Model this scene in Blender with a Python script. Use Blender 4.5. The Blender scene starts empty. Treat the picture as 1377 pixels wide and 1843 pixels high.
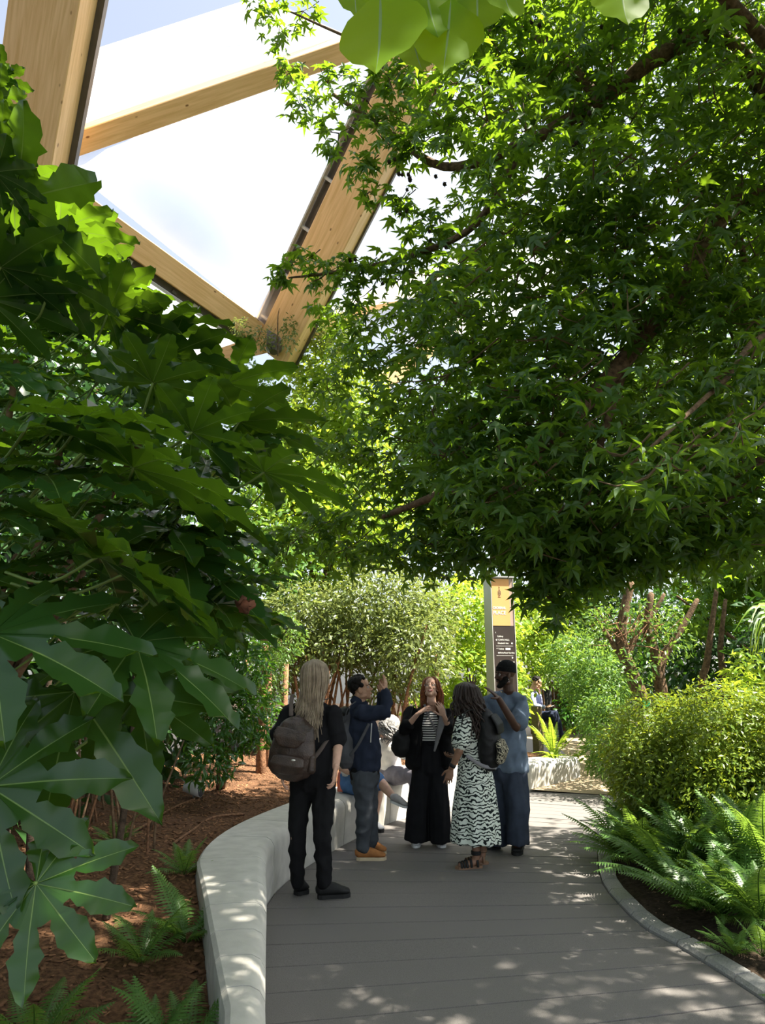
import bpy, bmesh, math, random
import numpy as np
from mathutils import Vector, Matrix, noise

# ------------------------------------------------------------------ camera, world, sun, exposure
F, PITCH, CAMZ = 1229.0, math.radians(13.67), 1.65      # focal length in pixels of the 1377x1843 frame
SP, CP = math.sin(PITCH), math.cos(PITCH)
SC = bpy.context.scene
C = SC.collection
cam = bpy.data.cameras.new('camera'); cam_ob = bpy.data.objects.new('camera', cam); C.objects.link(cam_ob)
cam.sensor_fit = 'HORIZONTAL'; cam.sensor_width = 36.0; cam.lens = 36.0*F/1377.0
cam.clip_start = 0.05; cam.clip_end = 500
cam_ob.location = (0, 0, CAMZ); cam_ob.rotation_euler = (math.pi/2+PITCH, 0, 0)
SC.camera = cam_ob
SC.view_settings.view_transform = 'Standard'; SC.view_settings.look = 'None'
SC.view_settings.gamma = 1; SC.view_settings.use_curve_mapping = False
SC.view_settings.exposure = 0.75
SUN_DIR = Vector((0.50, -0.12, 0.86)).normalized()       # towards the sun
w = bpy.data.worlds.new('sky'); SC.world = w; w.use_nodes = True
nt = w.node_tree; nt.nodes.clear()
sky = nt.nodes.new('ShaderNodeTexSky'); sky.sky_type = 'NISHITA'; sky.sun_disc = False
sky.sun_elevation = math.asin(SUN_DIR.z); sky.sun_rotation = math.atan2(SUN_DIR.x, SUN_DIR.y)
sky.air_density = 1.0; sky.dust_density = 2.2; sky.ozone_density = 1.0
bg = nt.nodes.new('ShaderNodeBackground'); bg.inputs['Strength'].default_value = 0.22
wo = nt.nodes.new('ShaderNodeOutputWorld')
hs = nt.nodes.new('ShaderNodeHueSaturation'); hs.inputs['Saturation'].default_value = .55
nt.links.new(sky.outputs[0], hs.inputs['Color']); nt.links.new(hs.outputs[0], bg.inputs['Color']); nt.links.new(bg.outputs[0], wo.inputs['Surface'])
sun = bpy.data.lights.new('sun', 'SUN'); sun.energy = 15.0; sun.angle = math.radians(0.53); sun.color = (1.0, 0.93, 0.80)
sun_ob = bpy.data.objects.new('sun', sun); C.objects.link(sun_ob)
sun_ob.rotation_euler = SUN_DIR.to_track_quat('Z', 'Y').to_euler(); sun_ob.location = (8, -2, 16)

# ------------------------------------------------------------------ helpers
def at(px, py, Y):
    """world point at depth Y on the sight line of a pixel of the photograph"""
    dx, dv = (px-688.5)/F, (921.5-py)/F
    t = Y/(CP-SP*dv)
    return Vector((dx*t, Y, CAMZ+(SP+CP*dv)*t))
def gnd(px, py, z=0.0):
    dx, dv = (px-688.5)/F, (921.5-py)/F
    t = (z-CAMZ)/(SP+CP*dv)
    return Vector((dx*t, (CP-SP*dv)*t, z))
def link(o, parent=None):
    C.objects.link(o)
    if parent is not None: o.parent = parent
    return o
def tag(o, label=None, cat=None, group=None, kind=None):
    if label: o['label'] = label
    if cat: o['category'] = cat
    if group: o['group'] = group
    if kind: o['kind'] = kind
    return o
def thing(name, loc, label, cat, group=None):
    o = bpy.data.objects.new(name, None); o.empty_display_size = 0.1; o.location = loc
    link(o); return tag(o, label, cat, group)
def smooth(me, on=True):
    me.polygons.foreach_set('use_smooth', [on]*len(me.polygons))
def obj(name, me, m=None, parent=None, loc=None, sm=False):
    if m is not None:
        for mm in (m if isinstance(m, (list, tuple)) else [m]):
            if mm.name not in [x.name for x in me.materials if x]: me.materials.append(mm)
    if sm: smooth(me)
    o = bpy.data.objects.new(name, me)
    if loc is not None: o.location = loc
    return link(o, parent)
def mesh(name, V, Fc, mi=None):
    me = bpy.data.meshes.new(name); me.from_pydata([tuple(v) for v in V], [], Fc)
    if mi is not None: me.polygons.foreach_set('material_index', mi)
    me.update(); return me
def box_vf(c, s, R=None):
    c = Vector(c); V = []
    for x in (-1, 1):
        for y in (-1, 1):
            for z in (-1, 1):
                v = Vector((x*s[0]/2, y*s[1]/2, z*s[2]/2))
                V.append(c+(R@v if R else v))
    return V, [(0,1,3,2),(4,6,7,5),(0,4,5,1),(2,3,7,6),(0,2,6,4),(1,5,7,3)]
TRASH = []
WS = bpy.data.scenes.new('workshop')              # empty side scene where skins are fused, removed at the end
class MB:
    """collects closed shapes; .mesh() gives one mesh, .remesh() fuses them into one skin"""
    def __init__(s): s.V = []; s.F = []
    def add(s, V, Fc):
        k = len(s.V); s.V += [Vector(v) for v in V]; s.F += [tuple(i+k for i in f) for f in Fc]; return s
    def box(s, c, sz, R=None): return s.add(*box_vf(c, sz, R))
    def tube(s, pts, rad, side=None, n=10, round_ends=True):
        pts = [Vector(p) for p in pts]; m = len(pts)
        if not isinstance(rad, (list, tuple)): rad = [rad]*m
        rad = [(r, r) if not isinstance(r, (list, tuple)) else r for r in rad]
        if round_ends:
            a = pts[0]-(pts[1]-pts[0]).normalized()*min(rad[0])*.6; b = pts[-1]+(pts[-1]-pts[-2]).normalized()*min(rad[-1])*.6
            pts = [a]+pts+[b]; rad = [(rad[0][0]*.5, rad[0][1]*.5)]+rad+[(rad[-1][0]*.5, rad[-1][1]*.5)]; m += 2
        V = []; prev = None
        for i, p in enumerate(pts):
            t = (pts[min(i+1, m-1)]-pts[max(i-1, 0)]).normalized()
            ref = Vector(side) if side is not None else (prev if prev is not None else (Vector((1,0,0)) if abs(t.x) < .8 else Vector((0,1,0))))
            u = (ref-t*ref.dot(t))
            if u.length < 1e-4: u = t.orthogonal()
            u.normalize(); prev = u; v = t.cross(u)
            for k in range(n):
                a = 2*math.pi*k/n; V.append(p+u*(rad[i][0]*math.cos(a))+v*(rad[i][1]*math.sin(a)))
        Fc = []
        for i in range(m-1):
            for k in range(n):
                k2 = (k+1) % n; Fc.append((i*n+k, i*n+k2, (i+1)*n+k2, (i+1)*n+k))
        Fc.append(tuple(range(n-1, -1, -1))); Fc.append(tuple((m-1)*n+k for k in range(n)))
        return s.add(V, Fc)
    def ball(s, c, r, R=None, nu=12, nv=8):
        c = Vector(c); r = (r, r, r) if not isinstance(r, (list, tuple)) else r
        V = []; Fc = []
        for j in range(1, nv):
            th = math.pi*j/nv
            for k in range(nu):
                a = 2*math.pi*k/nu
                v = Vector((r[0]*math.sin(th)*math.cos(a), r[1]*math.sin(th)*math.sin(a), r[2]*math.cos(th)))
                V.append(c+(R@v if R else v))
        for j in range(nv-2):
            for k in range(nu):
                k2 = (k+1) % nu; Fc.append((j*nu+k, (j+1)*nu+k, (j+1)*nu+k2, j*nu+k2))
        top = Vector((0,0,r[2])); V += [c+(R@top if R else top), c-(R@top if R else top)]; a = len(V)-2
        for k in range(nu):
            k2 = (k+1) % nu; Fc.append((a, k, k2)); Fc.append((a+1, (nv-2)*nu+k2, (nv-2)*nu+k))
        return s.add(V, Fc)
    def mesh(s, name='m', sm=False):
        me = mesh(name, s.V, s.F)
        if sm: smooth(me)
        return me
    def remesh(s, vox, it=3, fold=None, name='m', cut=None, seed=0):
        me = mesh('tmp', s.V, s.F); ob = bpy.data.objects.new('tmp', me); WS.collection.objects.link(ob)
        r = ob.modifiers.new('r', 'REMESH'); r.mode = 'VOXEL'; r.voxel_size = vox
        if it:
            q = ob.modifiers.new('s', 'SMOOTH'); q.factor = .5; q.iterations = it
        vl = WS.view_layers[0]; vl.update(); dg = vl.depsgraph
        out = bpy.data.meshes.new_from_object(ob.evaluated_get(dg)); out.name = name
        WS.collection.objects.unlink(ob); TRASH.append(ob); TRASH.append(me)
        if fold:                                   # cloth folds: (amplitude, frequency xyz)
            amp, fx, fy, fz = fold; so = Vector((seed*7.3, seed*3.1, seed*1.7))
            n = len(out.vertices); co = np.empty(n*3, np.float32); no = np.empty(n*3, np.float32)
            out.vertices.foreach_get('co', co); out.vertices.foreach_get('normal', no); co = co.reshape(-1,3); no = no.reshape(-1,3)
            d = np.empty((n,1), np.float32)
            for i, (x, y, z) in enumerate(co.tolist()):
                p = Vector((x*fx, y*fy, z*fz))+so
                d[i] = (1-2.2*abs(noise.noise(p)))*amp+noise.noise(p*2.3)*amp*.5-amp*.3
            out.vertices.foreach_set('co', (co+no*d).reshape(-1)); out.update()
        smooth(out); return out
def join_me(ms, name):
    bm = bmesh.new()
    for m in ms: bm.from_mesh(m)
    out = bpy.data.meshes.new(name); bm.to_mesh(out); bm.free(); smooth(out); return out
def catmull(P, n=6):
    P = [Vector(p) for p in P]; out = []
    for i in range(len(P)-1):
        p0, p1, p2, p3 = P[max(i-1,0)], P[i], P[i+1], P[min(i+2,len(P)-1)]
        for k in range(n):
            t = k/n
            out.append(.5*((2*p1)+(p2-p0)*t+(2*p0-5*p1+4*p2-p3)*t*t+(3*p1-p0-3*p2+p3)*t**3))
    out.append(P[-1]); return out

# ------------------------------------------------------------------ materials
MATS = {}
def mat(name, col, rough=.7, noise_amt=.15, nscale=20., spec=.3, bump=0., bscale=60., metal=0., col2=None, detail=4., coords='Object'):
    if name in MATS: return MATS[name]
    m = bpy.data.materials.new(name); m.use_nodes = True; t = m.node_tree; b = t.nodes['Principled BSDF']
    b.inputs['Roughness'].default_value = rough; b.inputs['Specular IOR Level'].default_value = spec; b.inputs['Metallic'].default_value = metal
    tc = t.nodes.new('ShaderNodeTexCoord')
    n = t.nodes.new('ShaderNodeTexNoise'); n.inputs['Scale'].default_value = nscale; n.inputs['Detail'].default_value = detail
    t.links.new(tc.outputs[coords], n.inputs['Vector'])
    r = t.nodes.new('ShaderNodeValToRGB'); e = r.color_ramp.elements
    c = Vector(col); c2 = Vector(col2) if col2 else c*(1-2*noise_amt)
    e[0].color = (*c2, 1); e[1].color = (*(c*(1+noise_amt)), 1); e[0].position = .3; e[1].position = .7
    t.links.new(n.outputs['Fac'], r.inputs['Fac']); t.links.new(r.outputs['Color'], b.inputs['Base Color'])
    if bump:
        n2 = t.nodes.new('ShaderNodeTexNoise'); n2.inputs['Scale'].default_value = bscale; n2.inputs['Detail'].default_value = 3
        t.links.new(tc.outputs[coords], n2.inputs['Vector'])
        bp = t.nodes.new('ShaderNodeBump'); bp.inputs['Strength'].default_value = bump; bp.inputs['Distance'].default_value = .01
        t.links.new(n2.outputs['Fac'], bp.inputs['Height']); t.links.new(bp.outputs['Normal'], b.inputs['Normal'])
    MATS[name] = m; return m
def leafmat(name, c1, c2, tr, rough=.4, trans=.45, spec=.4, under=None):
    """leaf: hue varies from leaf to leaf (random per island), sunlight shines through"""
    m = bpy.data.materials.new(name); m.use_nodes = True; t = m.node_tree; b = t.nodes['Principled BSDF']; L = t.links
    g = t.nodes.new('ShaderNodeNewGeometry'); oi = t.nodes.new('ShaderNodeObjectInfo')
    ad = t.nodes.new('ShaderNodeMath'); ad.operation = 'ADD'; L.new(g.outputs['Random Per Island'], ad.inputs[0]); L.new(oi.outputs['Random'], ad.inputs[1])
    fr = t.nodes.new('ShaderNodeMath'); fr.operation = 'FRACT'; L.new(ad.outputs[0], fr.inputs[0])
    mx = t.nodes.new('ShaderNodeMix'); mx.data_type = 'RGBA'; mx.inputs['A'].default_value = (*c1, 1); mx.inputs['B'].default_value = (*c2, 1)
    L.new(fr.outputs[0], mx.inputs['Factor']); L.new(mx.outputs['Result'], b.inputs['Base Color'])
    b.inputs['Roughness'].default_value = rough; b.inputs['Specular IOR Level'].default_value = spec
    ts = t.nodes.new('ShaderNodeBsdfTranslucent'); mt = t.nodes.new('ShaderNodeMix'); mt.data_type = 'RGBA'
    mt.inputs['A'].default_value = (*tr, 1); mt.inputs['B'].default_value = (*(Vector(tr)*.55), 1)
    L.new(fr.outputs[0], mt.inputs['Factor']); L.new(mt.outputs['Result'], ts.inputs['Color'])
    ms = t.nodes.new('ShaderNodeMixShader'); ms.inputs[0].default_value = trans
    L.new(b.outputs[0], ms.inputs[1]); L.new(ts.outputs[0], ms.inputs[2])
    L.new(ms.outputs[0], t.nodes['Material Output'].inputs['Surface'])
    MATS[name] = m; return m
def stripemat(name, ca, cb, scale, dist, thr, direction='Z', nsc=4., rough=.85):
    m = bpy.data.materials.new(name); m.use_nodes = True; t = m.node_tree; b = t.nodes['Principled BSDF']; L = t.links
    tc = t.nodes.new('ShaderNodeTexCoord'); wv = t.nodes.new('ShaderNodeTexWave'); wv.bands_direction = direction
    wv.inputs['Scale'].default_value = scale; wv.inputs['Distortion'].default_value = dist; wv.inputs['Detail'].default_value = 2; wv.inputs['Detail Scale'].default_value = nsc
    r = t.nodes.new('ShaderNodeValToRGB'); r.color_ramp.interpolation = 'CONSTANT'
    r.color_ramp.elements[0].color = (*ca, 1); r.color_ramp.elements[1].color = (*cb, 1); r.color_ramp.elements[1].position = thr
    L.new(tc.outputs['Object'], wv.inputs['Vector']); L.new(wv.outputs['Fac'], r.inputs['Fac']); L.new(r.outputs['Color'], b.inputs['Base Color'])
    b.inputs['Roughness'].default_value = rough; b.inputs['Specular IOR Level'].default_value = .1
    MATS[name] = m; return m
def woodmat(name, c1, c2, knots=True, sc=1.):
    m = bpy.data.materials.new(name); m.use_nodes = True; t = m.node_tree; b = t.nodes['Principled BSDF']; L = t.links
    tc = t.nodes.new('ShaderNodeTexCoord'); mp = t.nodes.new('ShaderNodeMapping'); mp.inputs['Scale'].default_value = (.5*sc, 9*sc, 9*sc)
    L.new(tc.outputs['Object'], mp.inputs['Vector'])
    n = t.nodes.new('ShaderNodeTexNoise'); n.inputs['Scale'].default_value = 2.5; n.inputs['Detail'].default_value = 6; n.inputs['Distortion'].default_value = .6
    L.new(mp.outputs[0], n.inputs['Vector'])
    r = t.nodes.new('ShaderNodeValToRGB'); r.color_ramp.elements[0].color = (*c2, 1); r.color_ramp.elements[1].color = (*c1, 1)
    r.color_ramp.elements[0].position = .3; r.color_ramp.elements[1].position = .65
    L.new(n.outputs['Fac'], r.inputs['Fac']); out = r.outputs['Color']
    if knots:
        mp2 = t.nodes.new('ShaderNodeMapping'); mp2.inputs['Scale'].default_value = (1.6, 3.2, 3.2); L.new(tc.outputs['Object'], mp2.inputs['Vector'])
        vo = t.nodes.new('ShaderNodeTexVoronoi'); vo.inputs['Scale'].default_value = 1.6; L.new(mp2.outputs[0], vo.inputs['Vector'])
        kr = t.nodes.new('ShaderNodeValToRGB'); kr.color_ramp.elements[0].position = .05; kr.color_ramp.elements[1].position = .10
        L.new(vo.outputs['Distance'], kr.inputs['Fac'])
        mx = t.nodes.new('ShaderNodeMix'); mx.data_type = 'RGBA'; mx.inputs['A'].default_value = (c2[0]*.35, c2[1]*.25, c2[2]*.2, 1)
        L.new(kr.outputs['Color'], mx.inputs['Factor']); L.new(out, mx.inputs['B']); out = mx.outputs['Result']
    L.new(out, b.inputs['Base Color']); b.inputs['Roughness'].default_value = .55
    MATS[name] = m; return m

M_plank = mat('plank_stone', (.158,.146,.136), .75, .18, 260, .3, .25, 300, detail=2)
M_kerb = mat('kerb_stone', (.27,.265,.25), .8, .15, 120, .3, .3, 200)
M_conc = mat('pale_concrete', (.52,.50,.45), .75, .07, 9, .3, .12, 140)
M_mulch = mat('bark_mulch', (.13,.068,.036), .95, .3, 40, .1, .8, 90, col2=(.045,.024,.014))
M_chip = mat('bark_chips', (.24,.125,.065), .9, .2, 6, .1, col2=(.09,.045,.025))
M_soil = mat('dark_soil', (.045,.032,.022), .95, .3, 30, .1, .8, 80)
M_grav = mat('bound_gravel', (.40,.31,.205), .85, .15, 150, .2, .3, 250)
M_dwall = mat('grey_wall', (.09,.09,.095), .8, .1, 6)
M_white = mat('white_cladding', (.72,.72,.72), .5, .03, 4)
M_glulam = woodmat('glulam_spruce', (.87,.57,.29), (.70,.42,.17))
M_glulam2 = woodmat('glulam_side', (.72,.44,.20), (.54,.30,.12))
M_alu = mat('dark_aluminium', (.10,.085,.075), .45, .1, 5, .5)
M_alul = mat('pale_aluminium', (.55,.54,.52), .4, .05, 5, .5)
M_bark = mat('brown_bark', (.15,.095,.055), .9, .3, 25, .2, .8, 60)
M_barkd = mat('dark_bark', (.065,.045,.03), .9, .3, 25, .2, .8, 60)
M_barkr = mat('red_bark', (.23,.12,.065), .9, .3, 30, .2, .7, 60)
M_petiole = mat('green_petiole', (.14,.22,.045), .45, .15, 6, .4)
M_twig = mat('twig', (.12,.08,.04), .85, .2, 20)

M_fatsia = leafmat('fatsia_leaf', (.014,.050,.010), (.026,.078,.014), (.16,.30,.010), .24, .36, .5)
M_vein = leafmat('fatsia_vein', (.10,.17,.04), (.13,.20,.045), (.25,.4,.05), .35, .2, .4)
M_gum = leafmat('sweetgum_leaf', (.030,.088,.017), (.06,.135,.022), (.30,.50,.02), .35, .45, .45)
M_ovate = leafmat('ovate_leaf', (.12,.25,.008), (.16,.31,.012), (.52,.68,.015), .5, .65, .12)
M_olive = leafmat('olive_shrub_leaf', (.10,.145,.04), (.16,.20,.06), (.32,.38,.08), .35, .4, .5)
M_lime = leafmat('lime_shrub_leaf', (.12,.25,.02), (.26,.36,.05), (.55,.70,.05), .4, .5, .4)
M_gloss = leafmat('glossy_leaf', (.02,.07,.013), (.05,.14,.02), (.16,.38,.02), .2, .35, .6)
M_hedge = leafmat('hedge_leaf', (.085,.16,.018), (.17,.24,.03), (.38,.46,.03), .35, .42, .4)
M_mid = leafmat('mid_leaf', (.05,.13,.025), (.10,.20,.04), (.28,.45,.05), .4, .42, .4)
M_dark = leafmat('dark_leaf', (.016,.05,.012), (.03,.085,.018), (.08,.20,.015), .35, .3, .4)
M_acer = leafmat('acer_leaf', (.06,.16,.02), (.11,.23,.03), (.36,.55,.03), .4, .5, .35)
M_fern = leafmat('fern_frond', (.032,.088,.015), (.055,.125,.022), (.15,.28,.015), .5, .4, .3)
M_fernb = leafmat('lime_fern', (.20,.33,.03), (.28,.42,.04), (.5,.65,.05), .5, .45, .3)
M_ferng = leafmat('grey_fern', (.10,.18,.09), (.14,.22,.11), (.15,.25,.06), .5, .3, .3)
# ------------------------------------------------------------------ the ground
def interp(P, y):
    """x at depth y on a polyline sorted by y"""
    for a, b in zip(P[:-1], P[1:]):
        if a[1] <= y <= b[1]: return a[0]+(b[0]-a[0])*(y-a[1])/max(b[1]-a[1], 1e-6)
    return P[0][0] if y < P[0][1] else P[-1][0]
# foot of the bench (path side) and of the kerb, in metres
FOOT = catmull([(-.30,2.2,0),(-.46,3.0,0),(-.60,3.85,0),(-.72,4.6,0),(-.84,5.3,0),(-.87,5.75,0),(-.80,6.3,0),(-.60,7.0,0),(-.29,7.85,0),(.0,8.5,0),(.30,9.0,0),(.95,9.75,0),(1.65,10.45,0),(2.3,11.0,0),(2.95,11.5,0),(3.3,11.85,0)], 6)
KERB = catmull([gnd(1460,1856),gnd(1367,1796),gnd(1319,1764),gnd(1258,1726),gnd(1207,1695),gnd(1154,1666),gnd(1105,1616),gnd(1087,1593),gnd(1078,1557),gnd(1078,1520),gnd(1094,1480),gnd(1112,1440),gnd(1118,1400),gnd(1116,1380)], 6)
floor_ob = tag(bpy.data.objects.new('floor', None), kind='structure'); link(floor_ob)
def cross_line(P, yc):
    """where the plank joint through (1, yc) meets a polyline"""
    tn = .1265-(yc-4.8)*.106
    best = None
    for a, b in zip(P[:-1], P[1:]):
        fa = a[1]-(yc+tn*(a[0]-1)); fb = b[1]-(yc+tn*(b[0]-1))
        if fa*fb <= 0 and abs(fa-fb) > 1e-9:
            s = fa/(fa-fb); p = Vector((a[0]+(b[0]-a[0])*s, a[1]+(b[1]-a[1])*s, 0))
            if best is None: best = p
    return best
yc, joints = 2.35, []
while yc < 12.6:
    l, r = cross_line(FOOT, yc), cross_line(KERB, yc)
    joints.append((yc, l, r)); yc += .30
def inset(a, b, d):
    u = (b-a); u.normalize(); return a+u*d
kerb_pts = []
for (y0, l0, r0), (y1, l1, r1) in zip(joints[:-1], joints[1:]):
    def fin(yc, l, r):
        tn = .1265-(yc-4.8)*.106
        if l is None: l = Vector((-.45, yc+tn*(-1.45), 0)) if yc < 4 else Vector((3.3, yc+tn*2.3, 0))
        if r is None: r = Vector((2.6, yc+tn*1.6, 0)) if yc < 4 else Vector((3.8, yc+tn*2.8, 0))
        return l, r
    l0, r0 = fin(y0, l0, r0); l1, r1 = fin(y1, l1, r1)
    g = .006
    dl = (l1-l0).normalized()*g; dr = (r1-r0).normalized()*g
    P = [l0+dl, r0+dr, r1-dr, l1-dl]
    P = [inset(P[0], P[1], .006), inset(P[1], P[0], .006), inset(P[2], P[3], .006), inset(P[3], P[2], .006)]
    dz = random.Random(int(y0*100)).uniform(-.0015, .0015)
    V = [p+Vector((0,0,dz-.004)) for p in P]+[p+Vector((0,0,-.05)) for p in P]
    # small chamfer: an inner top face
    cen = sum(P, Vector())/4; T = [p+(cen-p).normalized()*.006+Vector((0,0,dz)) for p in P]
    Fc = [(8,9,10,11),(0,1,9,8),(1,2,10,9),(2,3,11,10),(3,0,8,11),(4,7,6,5),(0,4,5,1),(1,5,6,2),(2,6,7,3),(3,7,4,0)]
    obj('plank', mesh('plank', V+T, Fc), M_plank, floor_ob)
    if r0.y < 10.5:      # kerb stone beside this plank
        out0 = Vector(((r1-r0).y, -(r1-r0).x, 0)).normalized()
        wk = .115
        b0, b1 = r0+(r1-r0).normalized()*.007, r1-(r1-r0).normalized()*.007
        V = []
        for p in (b0, b1):
            V += [p+Vector((0,0,-.06)), p+Vector((0,0,.012)), p+out0*.02+Vector((0,0,.032)), p+out0*wk+Vector((0,0,.040)), p+out0*wk+Vector((0,0,-.06))]
        Fc = [(0,5,6,1),(1,6,7,2),(2,7,8,3),(3,8,9,4),(4,9,5,0),(4,3,2,1,0)[::-1],(5,6,7,8,9)[::-1]]
        obj('kerb_stone', mesh('kerb_stone', V, Fc), M_kerb, floor_ob)
# bedding below the planks
V = [(-1.6,1.0,-.055),(5,1.0,-.055),(5,13.2,-.055),(-1.6,13.2,-.055)]
obj('bedding', mesh('bedding', V, [(0,1,2,3)]), M_soil, floor_ob)

def ramp_z(y): return 0 if y < 10.6 else min(.33, .33*(y-10.6)/4.2)
# far path of bound gravel, rising gently
FP = [((2.2,10.9),(4.05,10.35)),((2.75,11.6),(4.2,11.2)),((3.1,12.3),(4.35,12.0)),((3.4,13.0),(4.6,12.8)),((3.5,14.0),(4.95,13.8)),((3.5,15.0),(5.2,15.0)),((3.3,16.0),(5.4,16.0)),((2.6,17.5),(5.2,17.5)),((2.2,19.5),(5.2,19.5))]
V = []; 
for (a, b) in FP:
    for k in range(5):
        x = a[0]+(b[0]-a[0])*k/4; y = a[1]+(b[1]-a[1])*k/4; V.append((x, y, ramp_z(y)+.006))
Fc = [(i*5+k, i*5+k+1, (i+1)*5+k+1, (i+1)*5+k) for i in range(len(FP)-1) for k in range(4)]
fp = obj('far_path', mesh('far_path', V, Fc), M_grav); tag(fp, kind='structure')

# planting beds
def bed(name, xs, ys, fn, m):
    V = []; Fc = []
    for j, y in enumerate(ys):
        for i, x in enumerate(xs):
            V.append((x, y, fn(x, y)+.035*noise.noise(Vector((x*1.7, y*1.7, 3)))+.015*noise.noise(Vector((x*7, y*7, 8)))))
    nx = len(xs)
    for j in range(len(ys)-1):
        for i in range(nx-1):
            a = j*nx+i; Fc.append((a, a+1, a+nx+1, a+nx))
    return Fc, V
def grid(a, b, n): return [a+(b-a)*i/(n-1) for i in range(n)]
# left bed: strips from the back of the bench outwards
def bench_w(y): return .14 if y < 3 else (.14+(y-3)*.145 if y < 5.2 else .46)
def offs(P, d):
    out = []
    for i, p in enumerate(P):
        t = (P[min(i+1, len(P)-1)]-P[max(i-1, 0)]).normalized(); n = Vector((-t.y, t.x, 0)); out.append(p+n*(d(p.y) if callable(d) else d))
    return out
BK = offs(FOOT, bench_w)
V = []; Fc = []; R = 26
def bed_z(y): return .14 if y < 3.2 else (.14+(y-3.2)*.11 if y < 5.2 else .36)
for p, q in zip(BK, FOOT):
    n = (p-q).normalized()
    n = Vector((min(n.x, -.35), max(n.y, 0)*.9+.0, 0)).normalized()
    for k in range(R):
        d = .004+ (k/(R-1))**1.5*11
        v = p+n*d; v.z = bed_z(p.y)+min(d, 3)*.05+(.05*noise.noise(Vector((v.x*1.3, v.y*1.3, 1)))+.02*noise.noise(Vector((v.x*6, v.y*6, 4))) if k else -.02); V.append(v)
for i in range(len(BK)-1):
    for k in range(R-1):
        a = i*R+k; Fc.append((a, a+R, a+R+1, a+1))
lb = obj('planting_bed_left', mesh('planting_bed_left', V, Fc), M_mulch, sm=True); tag(lb, kind='structure')
# right bed
V = []; Fc = []; KO = offs(KERB, -.118)
for p, q in zip(KO, KERB):
    n = Vector((1, .12, 0)).normalized()
    for k in range(R):
        d = (k/(R-1))**1.5*9; v = p+n*d; v.z = .015+min(d, 4)*.10+(.04*noise.noise(Vector((v.x*2, v.y*2, 1))) if k else 0); V.append(v)
for i in range(len(KO)-1):
    for k in range(R-1):
        a = i*R+k; Fc.append((a, a+1, a+R+1, a+R))
rb = obj('planting_bed_right', mesh('planting_bed_right', V, Fc), M_soil, sm=True); tag(rb, kind='structure')
def slab(name, P, z, m):
    V = [(x, y, z) for x, y in P]; o = obj(name, mesh(name, V, [tuple(range(len(P)))]), m); return tag(o, kind='structure')
slab('ground_left', [(-30,-4),(-1.2,-4),(-1.2,3),(-30,3)], .06, M_soil)
slab('ground_back', [(-30,12.4),(2.3,11.9),(2.2,40),(-30,40)], .25, M_soil)
slab('ground_right', [(4.4,11.6),(30,11.0),(30,40),(5.0,40),(5.0,17)], .22, M_soil)
slab('ground_behind', [(2.7,-4),(30,-4),(30,2.6),(2.7,2.6)], .0, M_soil)
slab('ground_front', [(-1.2,-6),(2.7,-6),(2.7,2.35),(-1.2,2.35)], -.02, M_plank)

# bark chips lying on the left bed
rng = np.random.default_rng(4)
def scatter_mesh(name, tv, tf, P, X, Y, Z, S, tm=None):
    """one mesh of many small copies of a template; P positions, XYZ axes, S sizes"""
    tv = np.asarray(tv, float); n = len(P); k = len(tv)
    S = np.asarray(S).reshape(n, 1, 1)
    co = (tv[None,:,0:1]*X[:,None,:]+tv[None,:,1:2]*Y[:,None,:]+tv[None,:,2:3]*Z[:,None,:])*S+P[:,None,:]
    me = bpy.data.meshes.new(name)
    me.vertices.add(n*k); me.vertices.foreach_set('co', co.reshape(-1).astype(np.float32))
    lens = np.array([len(f) for f in tf]); flat = np.concatenate([np.array(f) for f in tf])
    nl = len(flat)
    loops = (flat[None,:]+(np.arange(n)*k)[:,None]).reshape(-1)
    me.loops.add(n*nl); me.loops.foreach_set('vertex_index', loops.astype(np.int32))
    starts = np.concatenate([[0], np.cumsum(lens)[:-1]]); st = (starts[None,:]+(np.arange(n)*nl)[:,None]).reshape(-1)
    me.polygons.add(n*len(tf)); me.polygons.foreach_set('loop_start', st.astype(np.int32))
    if tm is not None: me.polygons.foreach_set('material_index', np.tile(np.array(tm, np.int32), n))
    me.polygons.foreach_set('use_smooth', np.ones(n*len(tf), bool))
    me.update(calc_edges=True); return me
def unit(a): return a/np.maximum(np.linalg.norm(a, axis=1, keepdims=True), 1e-9)
def frames(N, D):
    Z = unit(N); Yv = unit(D-Z*np.sum(D*Z, axis=1, keepdims=True)); X = np.cross(Yv, Z); return X, Yv, Z
from mathutils.bvhtree import BVHTree
def drop(o, pts):
    """put points on a surface"""
    me = o.data; bv = BVHTree.FromPolygons([v.co for v in me.vertices], [tuple(p.vertices) for p in me.polygons])
    out = []
    for x, y in pts:
        h = bv.ray_cast(Vector((x, y, 10)), Vector((0,0,-1)))
        if h[0] is not None: out.append((x, y, h[0].z, *h[1]))
    return np.array(out)
chipV = [(-.5,-.18,0),(.5,-.14,.05),(.45,.16,.0),(-.5,.2,.06),(-.5,-.18,.12),(.5,-.14,.16),(.45,.16,.13),(-.5,.2,.17)]
chipF = [(4,5,6,7),(0,1,5,4),(1,2,6,5),(2,3,7,6),(3,0,4,7)]
pts = np.column_stack([rng.uniform(-4.2,.6,16000), rng.uniform(3.0,11.5,16000)])
q = drop(lb, pts); q = q[:9000]
n = len(q); a = rng.uniform(0, 6.28, n)
N = q[:,3:6]*np.sign(q[:,5:6])+rng.normal(0,.25,(n,3)); D = np.column_stack([np.cos(a), np.sin(a), np.zeros(n)])
X, Yv, Z = frames(N, D)
ch = obj('bark_chip', scatter_mesh('bark_chip', chipV, chipF, q[:,:3], X, Yv, Z, rng.uniform(.02,.055,n)), M_chip, lb); tag(ch, kind='stuff')

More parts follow.
